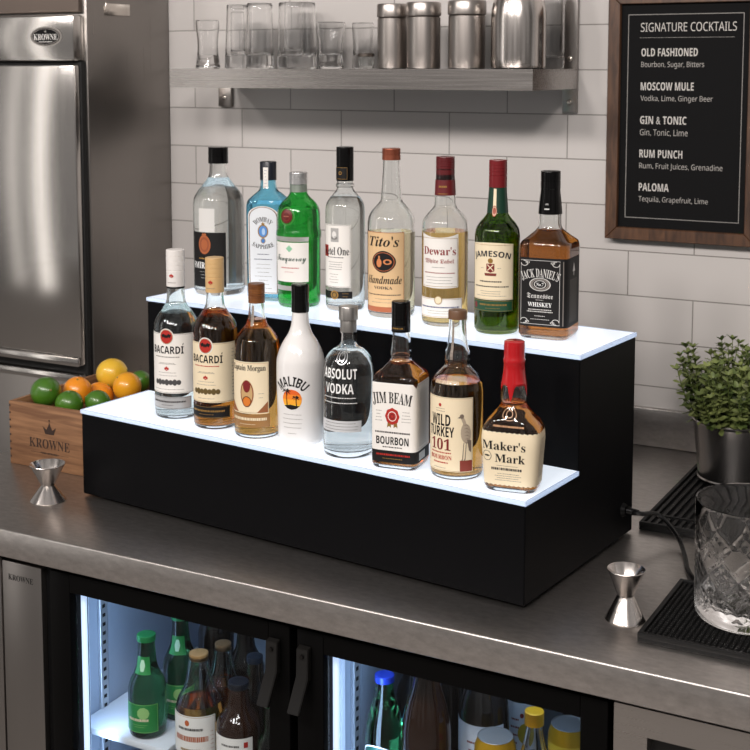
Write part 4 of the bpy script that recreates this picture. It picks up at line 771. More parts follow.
d.text('JAMESON', 'sb', 0, b.Z(252.5), wl * 1.72, 0.0115, paint(20, 26, 40, rough=0.5), 3, arc=0.11); zc = b.Z(265.5); d.poly([(-0.0062, zc + 0.006), (0.0062, zc + 0.006), (0.0062, zc - 0.005), (0, zc - 0.0075), (-0.0062, zc - 0.005)], paint(122, 34, 28, rough=0.5), 3); d.poly([(-0.005, zc + 0.004), (-0.004, zc + 0.005), (0.005, zc - 0.004), (0.004, zc - 0.005)], CREAM, 4); d.poly([(0.005, zc + 0.004), (0.004, zc + 0.005), (-0.005, zc - 0.004), (-0.004, zc - 0.005)], CREAM, 4); d.disc(0, zc + 0.0105, 0.004, 0.004, GOLD, 3, 8)
d.poly([(-0.0095, zc - 0.0085), (0.0095, zc - 0.0085), (0.0085, zc - 0.0125), (-0.0085, zc - 0.0125)], paint(122, 50, 40, rough=0.5), 3); d.lines(-0.017, -0.010, zc - 0.001, zc - 0.001, 1, GREY); d.lines(0.010, 0.017, zc - 0.001, zc - 0.001, 1, GREY)
d.lines(-wl * 0.5, wl * 0.5, b.Z(279.5), b.Z(279.3), 1, INK, th=0.002, minw=1); d.lines(-wl * 0.8, wl * 0.8, b.Z(284.5), b.Z(284.3), 1, INK, th=0.0018, minw=1); d.lines(-wl * 0.7, wl * 0.7, b.Z(293.5), b.Z(289), 3, GREY); b.decal(d, 'label')
d = Decal(); d.grid(-wl, wl, b.Z(309), b.Z(298), GRN, 1, 30, 2); d.frame(-wl + 0.0008, wl - 0.0008, b.Z(308.4), b.Z(298.6), 0.0005, GOLD); d.lines(-wl * 0.5, wl * 0.7, b.Z(302.5), b.Z(302.3), 1, GOLD, th=0.0026, minw=1); d.disc(-wl * 0.75, b.Z(303.5), 0.0035, 0.0048, DRED, 3); d.lines(-wl * 0.3, wl * 0.5, b.Z(306), b.Z(305.8), 1, GOLD); b.decal(d, 'label', 'dark green band label')

b = Bottle('whiskey_bottle', 'square amber whiskey bottle with black neck and black label, rightmost on upper tier', TP(-0.103, 0.265, H2), 549, 335, 0.001514, 0.001518, 17,
           [(335, 24.6, 6), (330, 25.6, 7), (290, 25.6, 7), (247, 25.6, 7), (241, 25.0, 6), (234, 18.5, 3.6), (227, 12.2, 2.1), (223, 11.2, 2), (212, 11.0, 2), (200, 10, 2), (188, 8.8, 2), (176, 8.6, 2)], dr=1.0, group=GU)
b.body(CLEAR, lq=liquid('deep_amber_spirit', (0.56, 0.19, 0.03, 1)), fill=228); b.cap(188, 170.5, 9.8, CAPBLK); b.sleeve(213, 188.3, CAPBLK, o=0.0012); d = Decal(); d.text('JACK', 'reg', 0, b.zz(203), 0.011, 0.003, WHITE, 8, arc=0.02); d.lines(-0.008, 0.008, b.zz(207.8), b.zz(207.6), 1, WHITE, 8, th=0.002, minw=1); b.decal(d, 'print')
b.yb -= 2; d = Decal(); h = b.R0 * 0.90; zt = b.Z(257); zb = b.Z(325); d.grid(-h * 1.04, h * 2.75, zb, zt, K, 1, 44, 4)
SW = paint(206, 204, 200, rough=0.5); d.frame(-h * 0.93, h * 0.80, zb + 0.0035, zt - 0.0035, 0.0006, SW)
for sx_ in (-1, 1):
    for sz_ in (-1, 1):
        cx_ = -h * 0.065 + sx_ * h * 0.70; cz_ = (zt + zb) / 2 + sz_ * ((zt - zb) / 2 - 0.0085); d.disc(cx_, cz_, 0.0058, 0.0042, SW, 3, r0=0.8); d.disc(cx_ + sx_ * 0.003, cz_ + sz_ * 0.002, 0.0028, 0.0022, K, 4); d.disc(cx_ - sx_ * 0.005, cz_ + sz_ * 0.0015, 0.0032, 0.0018, SW, 3, r0=0.7)
xl = -h * 0.065; d.text("JACK DANIEL'S", 'serif', xl, b.Z(272), h * 1.72, 0.0150, SW, 4, arc=0.075); zc = b.Z(283); d.disc(xl, zc, 0.0165, 0.010, SW, 3, r0=0.9); d.disc(xl, zc, 0.0145, 0.0085, GREY, 3, r0=0.78); d.disc(xl, zc, 0.0095, 0.0062, SW, 3, r0=0.86); d.text('No.7', 'serif', xl, zc, 0.011, 0.005, WHITE, 4)
d.text('Tennessee', 'frak', xl, b.Z(294.3), h * 1.15, 0.0078, SW, 3); d.lines(xl - h * 0.3, xl + h * 0.3, b.Z(298.7), b.Z(298.5), 1, SW); d.text('WHISKEY', 'serif', xl, b.Z(303), h * 1.06, 0.0066, WHITE, 3); d.lines(xl - h * 0.6, xl + h * 0.6, b.Z(310), b.Z(308), 2, SW, th=0.0014, minw=0.85); d.lines(xl - h * 0.25, xl + h * 0.25, b.Z(314.5), b.Z(314.3), 1, SW, th=0.001); d.lines(xl - h * 0.55, xl + h * 0.55, b.Z(317.8), b.Z(317.6), 1, SW)
d.grid(h * 0.925, h * 0.965, zb + 0.003, zt - 0.004, GREY, 3, 1, 8); d.lines(h * 1.35, h * 2.4, b.Z(320), b.Z(279), 22, GREY, minw=0.9, th=0.0010); d.poly([(h * 1.9, b.Z(262)), (h * 2.08, b.Z(271)), (h * 1.72, b.Z(271))], SW, 3); d.grid(h * 1.86, h * 1.94, b.Z(275), b.Z(271), SW, 3, 1, 1); b.decal(d, 'label')

# ================================================================== fruit crate
CX0, CX1, CY0, CY1, CH, CT = -1.6965, -1.459, 1.7465, 2.035, 0.1165, 0.0085
cr = thing('fruit_crate', 'small wooden crate of citrus fruit left of the bottle stand', 'crate', ((CX0 + CX1) / 2, (CY0 + CY1) / 2, 0))
ox, oy = (CX0 + CX1) / 2, (CY0 + CY1) / 2; hx, hy = (CX1 - CX0) / 2, (CY1 - CY0) / 2
cwood = mat('crate_wood', rgb(150, 104, 68), 0.6); grain(cwood, rgb(112, 76, 50), rgb(156, 114, 80), (3, 3, 40), 3)
boxobj('front_panel', (-hx, hx, -hy, -hy + CT, 0, CH), cwood, cr, 0.0012); boxobj('back_panel', (-hx, hx, hy - CT, hy, 0, CH), cwood, cr, 0.0012)
for s_ in (-1, 1):
    boxobj('side_panel', ((-hx if s_ < 0 else hx - CT), (-hx + CT if s_ < 0 else hx), -hy + CT, hy - CT, 0, CH), cwood, cr, 0.0012)
boxobj('bottom', (-hx + CT, hx - CT, -hy + CT, hy - CT, 0.06, 0.068), cwood, cr)
d = Decal(); burn = paint(46, 28, 18, rough=0.7)
jt = Decal()
for i in range(8): jt.grid(-hx + 0.001, -hx + 0.0045, -0.046 + i * 0.0135, -0.0425 + i * 0.0135, burn, 1, 1, 1)
d.text('KROWNE', 'serif', 0, -0.006, 0.0945, 0.0175, burn, 1); crown(d, 0.001, 0.0205, 0.0165, burn, 1); d.disc(0.001, 0.0375, 0.0018, 0.0018, burn, 1)
d.grid(-0.044, -0.02, -0.0235, -0.0228, burn, 1, 4, 1); d.grid(0.02, 0.044, -0.0235, -0.0228, burn, 1, 4, 1); d.lines(-0.018, 0.018, -0.0235, -0.0233, 1, burn, 1, th=0.0035, minw=1)
for x in (-0.02, 0.02): d.disc(x, -0.0232, 0.0016, 0.0012, burn, 1, 8)
jt.build('corner_joint', cr, plane_surf(0, -hy - 0.0001, CH / 2)); d.build('front_lettering', cr, plane_surf(-0.024, -hy - 0.0001, CH / 2 - 0.005))
def peel(name, c1, c2, bump=0.25):
    m = mat(name, c1, 0.3, 0, Coat_Weight=0.25); N, L, b = nodes(m); tc = N.new('ShaderNodeTexCoord'); nz = N.new('ShaderNodeTexNoise'); nz.inputs['Scale'].default_value = 260; n2 = N.new('ShaderNodeTexNoise'); n2.inputs['Scale'].default_value = 25
    L.new(tc.outputs['Object'], nz.inputs[0]); L.new(tc.outputs['Object'], n2.inputs[0]); bp = N.new('ShaderNodeBump'); bp.inputs['Strength'].default_value = bump; bp.inputs['Distance'].default_value = 0.001; L.new(nz.outputs[0], bp.inputs['Height']); L.new(bp.outputs[0], b.inputs['Normal'])
    mx = N.new('ShaderNodeMix'); mx.data_type = 'RGBA'; mx.inputs[6].default_value = c1; mx.inputs[7].default_value = c2; L.new(n2.outputs[0], mx.inputs[0]); L.new(mx.outputs[2], b.inputs['Base Color']); return m
LIME = peel('lime_peel', rgb(44, 92, 22), rgb(84, 128, 36)); ORN = peel('orange_peel', rgb(236, 136, 24), rgb(246, 158, 40)); LEM = peel('lemon_peel', rgb(226, 176, 44), rgb(240, 198, 66)); ORY = peel('mandarin_peel', rgb(230, 150, 28), rgb(244, 176, 44))
def fruit(name, label, cat, loc, r, m, el=1.0, nub=0.0, rot=(0, 0, 0), grp=None):
    o = thing(name, label, cat, loc, 0, grp); o.rotation_euler = rot
    bm = bmesh.new(); pr = []
    for i in range(25):
        t = -PI / 2 + PI * i / 24; k = math.exp(-((PI / 2 - abs(t)) / 0.25) ** 2) * nub
        pr.append((max(0.0004, r * math.cos(t)), r * math.sin(t) * el * (1 + k)))
    lathe(bm, pr, 32); obj('peel', bm, m, o, 60)
    bm = bmesh.new(); bmesh.ops.create_cone(bm, cap_ends=True, segments=8, radius1=r * 0.09, radius2=r * 0.06, depth=r * 0.05, matrix=Matrix.Translation((0, 0, r * el * (1 + nub) + 0.0002))); obj('stem_scar', bm, paint(120, 116, 60, rough=0.7), o)
fruit('lime', 'large green lime at the front left corner of the crate', 'lime', (-1.653, 1.797, 0.126), 0.0278, LIME, 1.06, 0.04, (0.5, 1.2, 0))
fruit('orange', 'orange behind the large lime in the crate', 'orange', (-1.630, 1.856, 0.118), 0.0268, ORN, 0.98, 0, (0.3, 0.3, 0))
fruit('lime', 'green lime at the front of the crate below the first orange', 'lime', (-1.594, 1.792, 0.112), 0.0245, LIME, 1.06, 0.05, (0.2, 1.3, 0.4))
fruit('lime', 'green lime in the crate beside the left edge of the stand', 'lime', (-1.553, 1.823, 0.113), 0.0220, LIME, 1.08, 0.05, (0.3, -1.1, 0.3))
fruit('orange', 'orange in the middle of the crate behind the limes', 'orange', (-1.622, 1.908, 0.097), 0.0272, ORN, 0.98, 0, (-0.5, 0.5, 0))
fruit('lemon', 'yellow lemon topping the back of the crate', 'lemon', (-1.632, 1.958, 0.130), 0.0288, LEM, 1.06, 0.08, (0.2, 1.35, 0.5))
fruit('orange', 'yellow-orange citrus in the crate right of the lemon', 'orange', (-1.567, 1.923, 0.119), 0.0272, ORY, 0.98, 0, (0.6, -0.5, 0))
fruit('lime', 'small green lime at the back right of the crate', 'lime', (-1.588, 1.988, 0.113), 0.0205, LIME, 1.08, 0.05, (0.4, 1.0, 0.2))

# ================================================================== jiggers
def jigger(label, loc, s, rt, rb, rw, h, zw):
    o = thing('jigger', label, 'jigger', loc, 0, 'double-ended steel jiggers')
    t = 0.0009
    lobj('lower_cup', [(rb - t, 0.0008), (rb, 0.0), (rb + 0.0004, 0.001), (rb - 0.0005, 0.002), (rw, zw - 0.001), (rw - 0.001, zw)], POLISH, o, 48)
    lobj('upper_cup', [(rw - 0.001, zw + 0.0001), (rw, zw + 0.001), (rt - 0.0005, h - 0.0015), (rt + 0.0004, h - 0.0006), (rt, h), (rt - t, h - 0.0006), (rw - t, zw + 0.003), (0.0005, zw + 0.003)], POLISH, o, 48)
jigger('steel double jigger in front of the wooden crate', (-1.492, 1.621, 0), 1, 0.0290, 0.0295, 0.0115, 0.0625, 0.0265)
jigger('steel double jigger beside the right end of the stand, left of the bar mat', (-0.498, 1.616, 0), 1, 0.0245, 0.0262, 0.0112, 0.0685, 0.0325)

# ================================================================== bar mats
def barmat(label, x0, x1, y0, y1, mode):
    o = thing('bar_mat', label, 'bar mat', ((x0 + x1) / 2, (y0 + y1) / 2, 0), 0, 'black rubber bar mats'); hx, hy = (x1 - x0) / 2, (y1 - y0) / 2
    bm = bmesh.new(); box(bm, -hx, hx, -hy, hy, 0, 0.006, 0.001)
    e = 0.006
    for q in ((-hx, hx, -hy, -hy + e), (-hx, hx, hy - e, hy), (-hx, -hx + e, -hy + e, hy - e), (hx - e, hx, -hy + e, hy - e)): box(bm, q[0], q[1], q[2], q[3], 0.0055, 0.0125, 0.001)
    obj('base', bm, RUBBER, o)
    bm = bmesh.new()
    if mode == 'nub':
        p = 0.0068; nx = int((2 * hx - 2 * e) / p); ny = int((2 * hy - 2 * e) / p)
        for i in range(nx):
            for j in range(ny):
                x = -hx + e + (i + 0.5) * (2 * hx - 2 * e) / nx; y = -hy + e + (j + 0.5) * (2 * hy - 2 * e) / ny
                v = [bm.verts.new((x + a * 0.0019, y + b * 0.0019, 0.006)) for a, b in ((-1, -1), (1, -1), (1, 1), (-1, 1))] + [bm.verts.new((x + a * 0.0014, y + b * 0.0014, 0.0105)) for a, b in ((-1, -1), (1, -1), (1, 1), (-1, 1))]
                for f in ((4, 5, 6, 7), (0, 1, 5, 4), (1, 2, 6, 5), (2, 3, 7, 6), (3, 0, 4, 7)): bm.faces.new([v[k] for k in f])
        obj('nubs', bm, RUBBER, o)['kind'] = 'stuff'
    else:
        box(bm, -hx + e, hx - e, -hy + 0.045, -hy + 0.05, 0.006, 0.012)
        n = int((2 * hx - 2 * e) / 0.012)
        for i in range(n):
            x = -hx + e + (i + 0.5) * (2 * hx - 2 * e) / n; box(bm, x - 0.0026, x + 0.0026, -hy + 0.052, hy - e - 0.002, 0.006, 0.0105); box(bm, x - 0.0026, x + 0.0026, -hy + e + 0.002, -hy + 0.043, 0.006, 0.0105)
        obj('ribs', bm, RUBBER, o)['kind'] = 'stuff'
barmat('black rubber bar mat under the cut glass at front right', -0.464, -0.14, 1.557, 1.757, 'nub')
barmat('black ribbed rubber bar mat under the potted plant', -0.583, -0.24, 1.953, 2.372, 'rib')

# ================================================================== mixing glass
mg = thing('mixing_glass', 'cut crystal mixing glass on the front bar mat', 'mixing glass', (-0.352, 1.678, 0.0106))
Rg, Hg = 0.0715, 0.165
prof = []
def cut(a, z):
    if z < 0.016 or z > 0.118: return 1.0
    fade = min(1, (z - 0.016) / 0.006, (0.118 - z) / 0.035)
    q1 = (a * 5 / PI + z * 22) % 1.0; q2 = (a * 5 / PI - z * 22) % 1.0
    g = min(min(q1, 1 - q1), min(q2, 1 - q2)); f1 = max(0, 1 - g / 0.13)
    h1 = (a * 15 / PI + z * 66) % 1.0; h2 = (a * 15 / PI - z * 66) % 1.0
    in_d = (int((a * 5 / PI + z * 22)) + int((a * 5 / PI - z * 22) + 100)) % 2
    gg = min(min(h1, 1 - h1), min(h2, 1 - h2)); f2 = max(0, 1 - gg / 0.3) if in_d else 0
    return 1.0 - fade * (0.022 * f1 + 0.011 * f2)
seg = 240; rs = []
outer = [(0.050, 0.0), (0.060, 0.0), (0.066, 0.002), (0.0690, 0.006), (0.0700, 0.012)] + [(0.0702 + 0.0013 * i / 60, 0.014 + 0.110 * i / 60) for i in range(61)] + [(0.0716, 0.14), (0.0716, 0.160), (0.0711, 0.1642), (0.070, 0.165), (0.0690, 0.1642)]
inner = [(0.0685, 0.160), (0.0682, 0.14), (0.0672, 0.10), (0.0655, 0.05), (0.063, 0.030), (0.058, 0.022), (0.045, 0.0185), (0.02, 0.0175)]
for k, (r, z) in enumerate(outer + inner):
    if z > 0.13: z -= 0.010
    rr = []
    for i in range(seg):
        a = 2 * PI * i / seg; f = cut(a, z) if k < len(outer) else 1
        lip = 0.003 * math.exp(-((a - 3.9 + PI) % (2 * PI) - PI) ** 2 / 0.06) * max(0, (z - 0.14) / 0.025) if z > 0.14 else 0
        rr.append(((r * f + lip) * math.cos(a), (r * f + lip) * math.sin(a), z))
    rs.append(rr)
bm = bmesh.new(); rings(bm, rs); bmesh.ops.recalc_face_normals(bm, faces=bm.faces[:]); obj('glass', bm, glass('crystal', (1, 1, 1, 1), ior=1.5), mg, 28)

# ================================================================== potted plant
pp = thing('potted_plant', 'leafy green herb in a brushed steel pot on the back bar mat', 'plant', (-0.503, 2.243, 0.0127))
lobj('pot', [(0.060, 0.0), (0.0625, 0.001), (0.0635, 0.004), (0.0615, 0.006), (0.0715, 0.100), (0.0738, 0.1025), (0.0742, 0.105), (0.0728, 0.107), (0.0705, 0.105), (0.0690, 0.098), (0.0672, 0.080), (0.001, 0.080)], steel('pot_steel', (0.60, 0.57, 0.55, 1), 0.24, (60, 60, 1), 0.004, 0.05), pp, 64)
lobj('soil', [(0.066, 0.0802), (0.0665, 0.092), (0.001, 0.097)], paint(28, 22, 16, rough=0.9), pp, 32)
leafm = mat('leaf', rgb(88, 116, 44), 0.45, 0, Subsurface_Weight=0.0); N, L, b = nodes(leafm)
at = N.new('ShaderNodeTexNoise'); at.inputs['Scale'].default_value = 30; tc = N.new('ShaderNodeTexCoord'); L.new(tc.outputs['Object'], at.inputs[0]); cr_ = N.new('ShaderNodeValToRGB'); cr_.color_ramp.elements[0].color = rgb(78, 96, 46); cr_.color_ramp.elements[1].color = rgb(140, 150, 88); cr_.color_ramp.elements[0].position = 0.35; cr_.color_ramp.elements[1].position = 0.66; L.new(at.outputs[0], cr_.inputs[0]); L.new(cr_.outputs[0], b.inputs['Base Color'])
bm = bmesh.new(); bs = bmesh.new(); rnd = random.Random(11)
def leaf(bm, base, dirv, up, ln, wd):
    dirv = dirv.normalized(); side = dirv.cross(up)
    if side.length < 1e-3: side = Vector((1, 0, 0))
    side.normalize(); nrm = side.cross(dirv); q = []
    for t, w_ in ((0, 0.15), (0.3, 0.75), (0.62, 1.0), (0.86, 0.62), (1, 0.05)):
        c = base + dirv * ln * t + nrm * (-0.12 * ln * t * t); q.append([bm.verts.new(c - side * wd * w_ + nrm * wd * 0.25 * w_), bm.verts.new(c), bm.verts.new(c + side * wd * w_ + nrm * wd * 0.25 * w_)])
    for a, c in zip(q, q[1:]):
        bm.faces.new((a[0], a[1], c[1], c[0])); bm.faces.new((a[1], a[2], c[2], c[1]))
for k in range(105):
    a = rnd.uniform(0, 2 * PI); q = math.sqrt(rnd.random()); r0 = 0.060 * q; tilt = q * rnd.uniform(0.45, 1.3); ht = rnd.uniform(0.08, 0.142) * (1.12 - 0.2 * q)
    p = Vector((r0 * math.cos(a), r0 * math.sin(a), 0.092)); dv = Vector((math.cos(a) * math.sin(tilt), math.sin(a) * math.sin(tilt), math.cos(tilt))); pts = []
    nseg = 11
    for i in range(nseg + 1):
        pts.append(p.copy()); dv = (dv + Vector((0, 0, 0.10)) + Vector((rnd.uniform(-.08, .08), rnd.uniform(-.08, .08), 0))).normalized(); p = p + dv * ht / nseg
    tube(bs, pts, [0.0013 * (1 - 0.5 * i / nseg) for i in range(nseg + 1)], 5)
    ph = rnd.uniform(0, 6)
    for i in range(2, nseg + 1):
        t = (pts[i] - pts[i - 1]).normalized(); e = t.cross(Vector((0.3, 0.2, 1))); e = e.normalized() if e.length > 1e-3 else Vector((1, 0, 0)); f = t.cross(e)
        nl = 2 if i < nseg else 5
        for j in range(nl):
            an = ph + i * 1.57 + j * 2 * PI / nl; out = e * math.cos(an) + f * math.sin(an); s_ = rnd.uniform(0.8, 1.2) * (1 - 0.25 * i / nseg)
            leaf(bm, pts[i], out * 0.85 + t * (0.55 if i < nseg else 0.9), t, 0.0175 * s_, 0.0046 * s_)
obj('foliage', bm, leafm, pp, 80); obj('stems', bs, paint(96, 110, 50, rough=0.6), pp)

# ================================================================== things on the wall shelf
SZ = 0.7157
def tumbler(label, x, y, r0, r1, h, base=0.02, waist=None):
    o = thing('drinking_glass', label, 'glass', (x, y, SZ), 0, 'drinking glasses on the wall shelf')
    out = [(r0 - 0.003, 0), (r0, 0.003)]
    for i in range(1, 13):
        t = i / 12; r = r0 + (r1 - r0) * t
        if waist: r -= waist * math.sin(PI * min(1, t * 1.15)) 
        out.append((r, 0.003 + (h - 0.003) * t))
    inn = [(q[0] - 0.0022, q[1]) for q in reversed(out) if q[1] > base + 0.004] + [(out[2][0] - 0.005, base), (0.002, base - 0.001)]
    bm = bmesh.new(); lathe(bm, out + [(out[-1][0] - 0.001, h + 0.0008)] + inn, 36); bmesh.ops.recalc_face_normals(bm, faces=bm.faces[:]); obj('glass', bm, TUMB, o, 50)
TUMB = glass('tumbler_glass', (1, 1, 1, 1), ior=1.45)
tumbler('short waisted glass at the left end of the wall shelf', -1.601, 2.245, 0.0255, 0.0245, 0.098, 0.028, 0.004)
tumbler('glass standing behind the short waisted glass on the wall shelf', -1.587, 2.335, 0.021, 0.021, 0.118, 0.026)
tumbler('tall slim glass, third from the left on the wall shelf', -1.539, 2.262, 0.0265, 0.021, 0.129, 0.026)
tumbler('tall glass in the middle of the left cluster on the wall shelf', -1.476, 2.25, 0.0295, 0.0255, 0.130, 0.026)
tumbler('tall glass standing behind, left of the broad tall glass', -1.457, 2.345, 0.024, 0.022, 0.133, 0.026)
tumbler('broad tall glass, the largest on the wall shelf', -1.395, 2.262, 0.0405, 0.0365, 0.130, 0.024)
tumbler('short curved glass right of the broad tall glass', -1.313, 2.255, 0.0255, 0.0285, 0.090, 0.026, 0.0035)
tumbler('short glass just left of the low metal-lidded jar', -1.271, 2.31, 0.022, 0.022, 0.0895, 0.026, 0.002)
o = thing('jar', 'low glass jar with dark metal lid beside the canisters', 'jar', (-1.238, 2.262, SZ)); lobj('glass', [(0.0145, 0), (0.0155, 0.002), (0.0155, 0.0225), (0.0135, 0.0235), (0.0135, 0.004), (0.001, 0.003)], CLEAR, o, 28); lobj('lid', [(0.0168, 0.0236), (0.0168, 0.0290), (0.0155, 0.0300), (0.001, 0.0300)], paint(92, 84, 78, rough=0.4, metal=0.8), o, 28)
CAN = steel('canister_steel', (0.42, 0.385, 0.36, 1), 0.32, (50, 50, 1), 0.02, 0.06)
def canister(label, x, y, r, h):
    o = thing('canister', label, 'canister', (x, y, SZ), 0, 'steel canisters on the wall shelf'); hl = h * 0.79
    lobj('body', [(r - 0.004, 0), (r - 0.0012, 0.001), (r - 0.001, 0.003), (r - 0.001, hl - 0.002), (r - 0.003, hl), (0.001, hl)], CAN, o, 48)
    lobj('lid', [(r - 0.002, hl + 0.0004), (r, hl + 0.001), (r + 0.0003, hl + 0.003), (r + 0.0003, h - 0.003), (r - 0.001, h), (r - 0.004, h), (r - 0.005, h - 0.001), (0.001, h - 0.001)], CAN, o, 48)
canister('lidded steel canister, left of the three beside the tall steel vessel', -1.185, 2.272, 0.0300, 0.124)
canister('lidded steel canister, the middle one of three in front', -1.113, 2.262, 0.0330, 0.125)
canister('lidded steel canister standing behind in the gap between two others', -1.062, 2.352, 0.027, 0.122)
canister('lidded steel canister right next to the tall steel vessel', -1.023, 2.262, 0.0358, 0.126)
o = thing('steel_vessel', 'tall shiny steel vessel at the right end of the wall shelf', 'vessel', (-0.922, 2.268, SZ))
lobj('body', [(0.046, 0), (0.0495, 0.002), (0.0505, 0.006), (0.0505, 0.090), (0.0495, 0.108), (0.0455, 0.128), (0.040, 0.146), (0.036, 0.160), (0.036, 0.2), (0.030, 0.2005)], POLISH, o, 56); lobj('lid', [(0.037, 0.2006), (0.0375, 0.203), (0.0375, 0.215), (0.034, 0.219), (0.001, 0.220)], POLISH, o, 40)
tumbler('clear glass behind the right edge of the tall steel vessel', -0.893, 2.362, 0.0245, 0.0245, 0.135, 0.02)

# ================================================================== bottles and cans inside the cooler
BROWN = mat('brown_bottle', (0.022, 0.009, 0.005, 1), 0.08, 0); DARK = mat('dark_bottle', (0.014, 0.010, 0.008, 1), 0.12, 0); GREEN = glass('beer_green_glass', (0.03, 0.13, 0.05, 1)); TEAL = mat('teal_bottle', (0.008, 0.05, 0.05, 1), 0.1, 0)
SMOKE = glass('smoky_glass', (0.70, 0.62, 0.55, 1))
GC = 'bottles in the cooler'
def cbottle(name, label, x, y, zb, hw, h, kind, gm, capc, dec=None, lq=None, fill=None, capw=None, face=25, nl=0.09):
    m = 100.0
    N_ = {'beer': [(0, 1), (.06, .99), (.2, .9), (.36, .68), (.5, .54), (.75, .46), (.9, .44), (1, .44)],
          'flare': [(0, 1), (.06, .99), (.22, .9), (.4, .68), (.52, .58), (.75, .48), (.9, .42), (1, .40)],
          'soda': [(0, 1), (.1, .98), (.35, .84), (.6, .6), (.8, .46), (1, .42)]}[kind]
    K_ = [(0, .96), (.02, 1)] + [((h - nl + nl * 0.95 * t) / h, r) for t, r in N_]
    b = Bottle(name, label, (x, y, zb), 0, 1.0, 1.0, h, face, [(1.0 - t, r * hw) for t, r in K_], group=GC)
    b.hw0 = hw; b.R0 = hw
    b.body(gm, lq=lq, fill=fill if fill is not None else 0, solid=lq is None, base=0.006)
    rc = (capw or K_[-1][1] * 1.12) * hw
    b.cap((0.018 if 'screw' in label else 0.0095) / h, 0.0, rc, paint(*capc, rough=0.35, metal=0.4), False)
    if dec:
        for nm, d in dec(b, h, hw): b.decal(d, nm)
    return b
def green_dec(b, h, hw):
    d = Decal(); g1 = paint(36, 132, 62, rough=0.45); g2 = paint(150, 196, 120, rough=0.45); a = hw * 1.0
    d.grid(-a, a, .07 * h, .36 * h, g1, 1, 24, 3); d.frame(-a + .001, a - .001, .075 * h, .355 * h, 0.0006, g2); d.disc(0.006, .27 * h, 0.010, 0.010, g2, 2, 9); d.lines(-a * .7, a * .5, .20 * h, .20 * h, 1, CREAM, th=0.004, minw=1); d.lines(-a * .5, a * .5, .15 * h, .13 * h, 2, g2)
    e = Decal(); c = hw * .75; e.grid(-c, c, .63 * h, .80 * h, g1, 1, 16, 4); e.disc(0, .715 * h, 0.0085, 0.0105, paint(190, 226, 190, rough=0.45), 2, 6); return [('label', d), ('neck_label', e)]
cbottle('beer_bottle', 'green beer bottle with green cap on the short white shelf, front', -1.275, 1.600, -0.3395, 0.0305, 0.1619, 'beer', GREEN, (34, 130, 70), green_dec, nl=0.094)
cbottle('beer_bottle', 'second green-labelled beer bottle standing behind the green-capped one', -1.262, 1.672, -0.3395, 0.0300, 0.1727, 'beer', GREEN, (34, 120, 70), green_dec, face=18, nl=0.094)
def gold_dec(b, h, hw):
    d = Decal(); a = hw * 1.12; d.grid(-a, a, .46 * h, .69 * h, PAPER, 1, 26, 3); d.frame(-a + .001, a - .001, .465 * h, .685 * h, .0006, GOLD); d.disc(-.004, .65 * h, .004, .005, paint(190, 96, 50, rough=.5), 2, 8); d.lines(-a * .5, a * .5, .62 * h, .615 * h, 1, INK, th=.004, minw=1); d.lines(-a * .65, a * .7, .56 * h, .56 * h, 1, paint(176, 96, 60, rough=.5), th=.0085, minw=1); d.lines(-a * .4, a * .4, .50 * h, .495 * h, 1, GOLD, th=.004, minw=1)
    d.lines(a * .78, a * .92, .60 * h, .43 * h, 8, paint(176, 96, 60, rough=.5), minw=.8)
    return [('label', d)]
cbottle('liquor_bottle', 'gold-capped bottle with white label at the front of the left bay', -1.167, 1.592, SHELFZ + .0005, 0.0375, 0.278, 'flare', CLEAR, (170, 132, 84), gold_dec, AMBER, 0.275, .40, nl=0.092)
cbottle('liquor_bottle', 'gold-capped clear-necked bottle standing behind the white-labelled one', -1.174, 1.667, SHELFZ + .0005, 0.0330, 0.262, 'flare', CLEAR, (150, 116, 80), None, AMBERD, 0.24, .40, nl=0.09)
def red_dec(b, h, hw):
    d = Decal(); a = hw * 1.05; d.grid(-a, a, .36 * h, .70 * h, PAPER, 1, 26, 3); d.lines(-a * .4, a * .4, .655 * h, .65 * h, 1, INK, th=.003, minw=1); d.grid(-a * .72, a * .55, .49 * h, .59 * h, RED, 2, 10, 2); d.lines(-a * .6, a * .45, .54 * h, .54 * h, 1, CREAM, 3, th=.010, minw=1); d.grid(a * .6, a * .78, .64 * h, .675 * h, RED, 2, 2, 1); d.lines(a * .6, a * .85, .62 * h, .38 * h, 10, GREY, minw=.8); return [('label', d)]
cbottle('beer_bottle', 'stout brown bottle with black cap and red and white label', -1.092, 1.590, SHELFZ + .0005, 0.0345, 0.250, 'beer', BROWN, (30, 32, 40), red_dec, capw=.46, nl=0.07)
cbottle('liquor_bottle', 'smoky glass bottle with dark cap near the left door handle', -1.112, 1.665, SHELFZ + .0005, 0.026, 0.255, 'beer', SMOKE, (46, 54, 66), None, AMBERD, 0.27, .50, nl=0.075)
cbottle('beer_bottle', 'dark bottle at the right edge of the left bay', -1.058, 1.672, SHELFZ + .0005, 0.024, 0.262, 'beer', DARK, (26, 30, 38), nl=0.08)
def small_green(b, h, hw):
    d = Decal(); d.grid(-hw, hw * 1.2, .25 * h, .62 * h, paint(60, 150, 70, rough=.45), 1, 16, 3); d.poly([(-hw, .2 * h), (hw, .5 * h), (hw, .38 * h), (-hw * .6, .15 * h)], CREAM, 2); return [('label', d)]
cbottle('beer_bottle', 'small bottle with green label half hidden behind the door handle', -1.036, 1.592, SHELFZ + .0005, 0.020, 0.232, 'beer', GREEN, (40, 90, 60), small_green, nl=0.08)
cbottle('beer_bottle', 'dark bottle in the rear of the left bay, behind the gold caps', -1.178, 1.737, SHELFZ + .0005, 0.030, 0.270, 'beer', DARK, (26, 30, 38), nl=0.08)
cbottle('beer_bottle', 'dark rear bottle in the left bay between the gold-capped and smoky glass bottles', -1.111, 1.745, SHELFZ + .0005, 0.030, 0.275, 'beer', DARK, (26, 30, 38), nl=0.09)
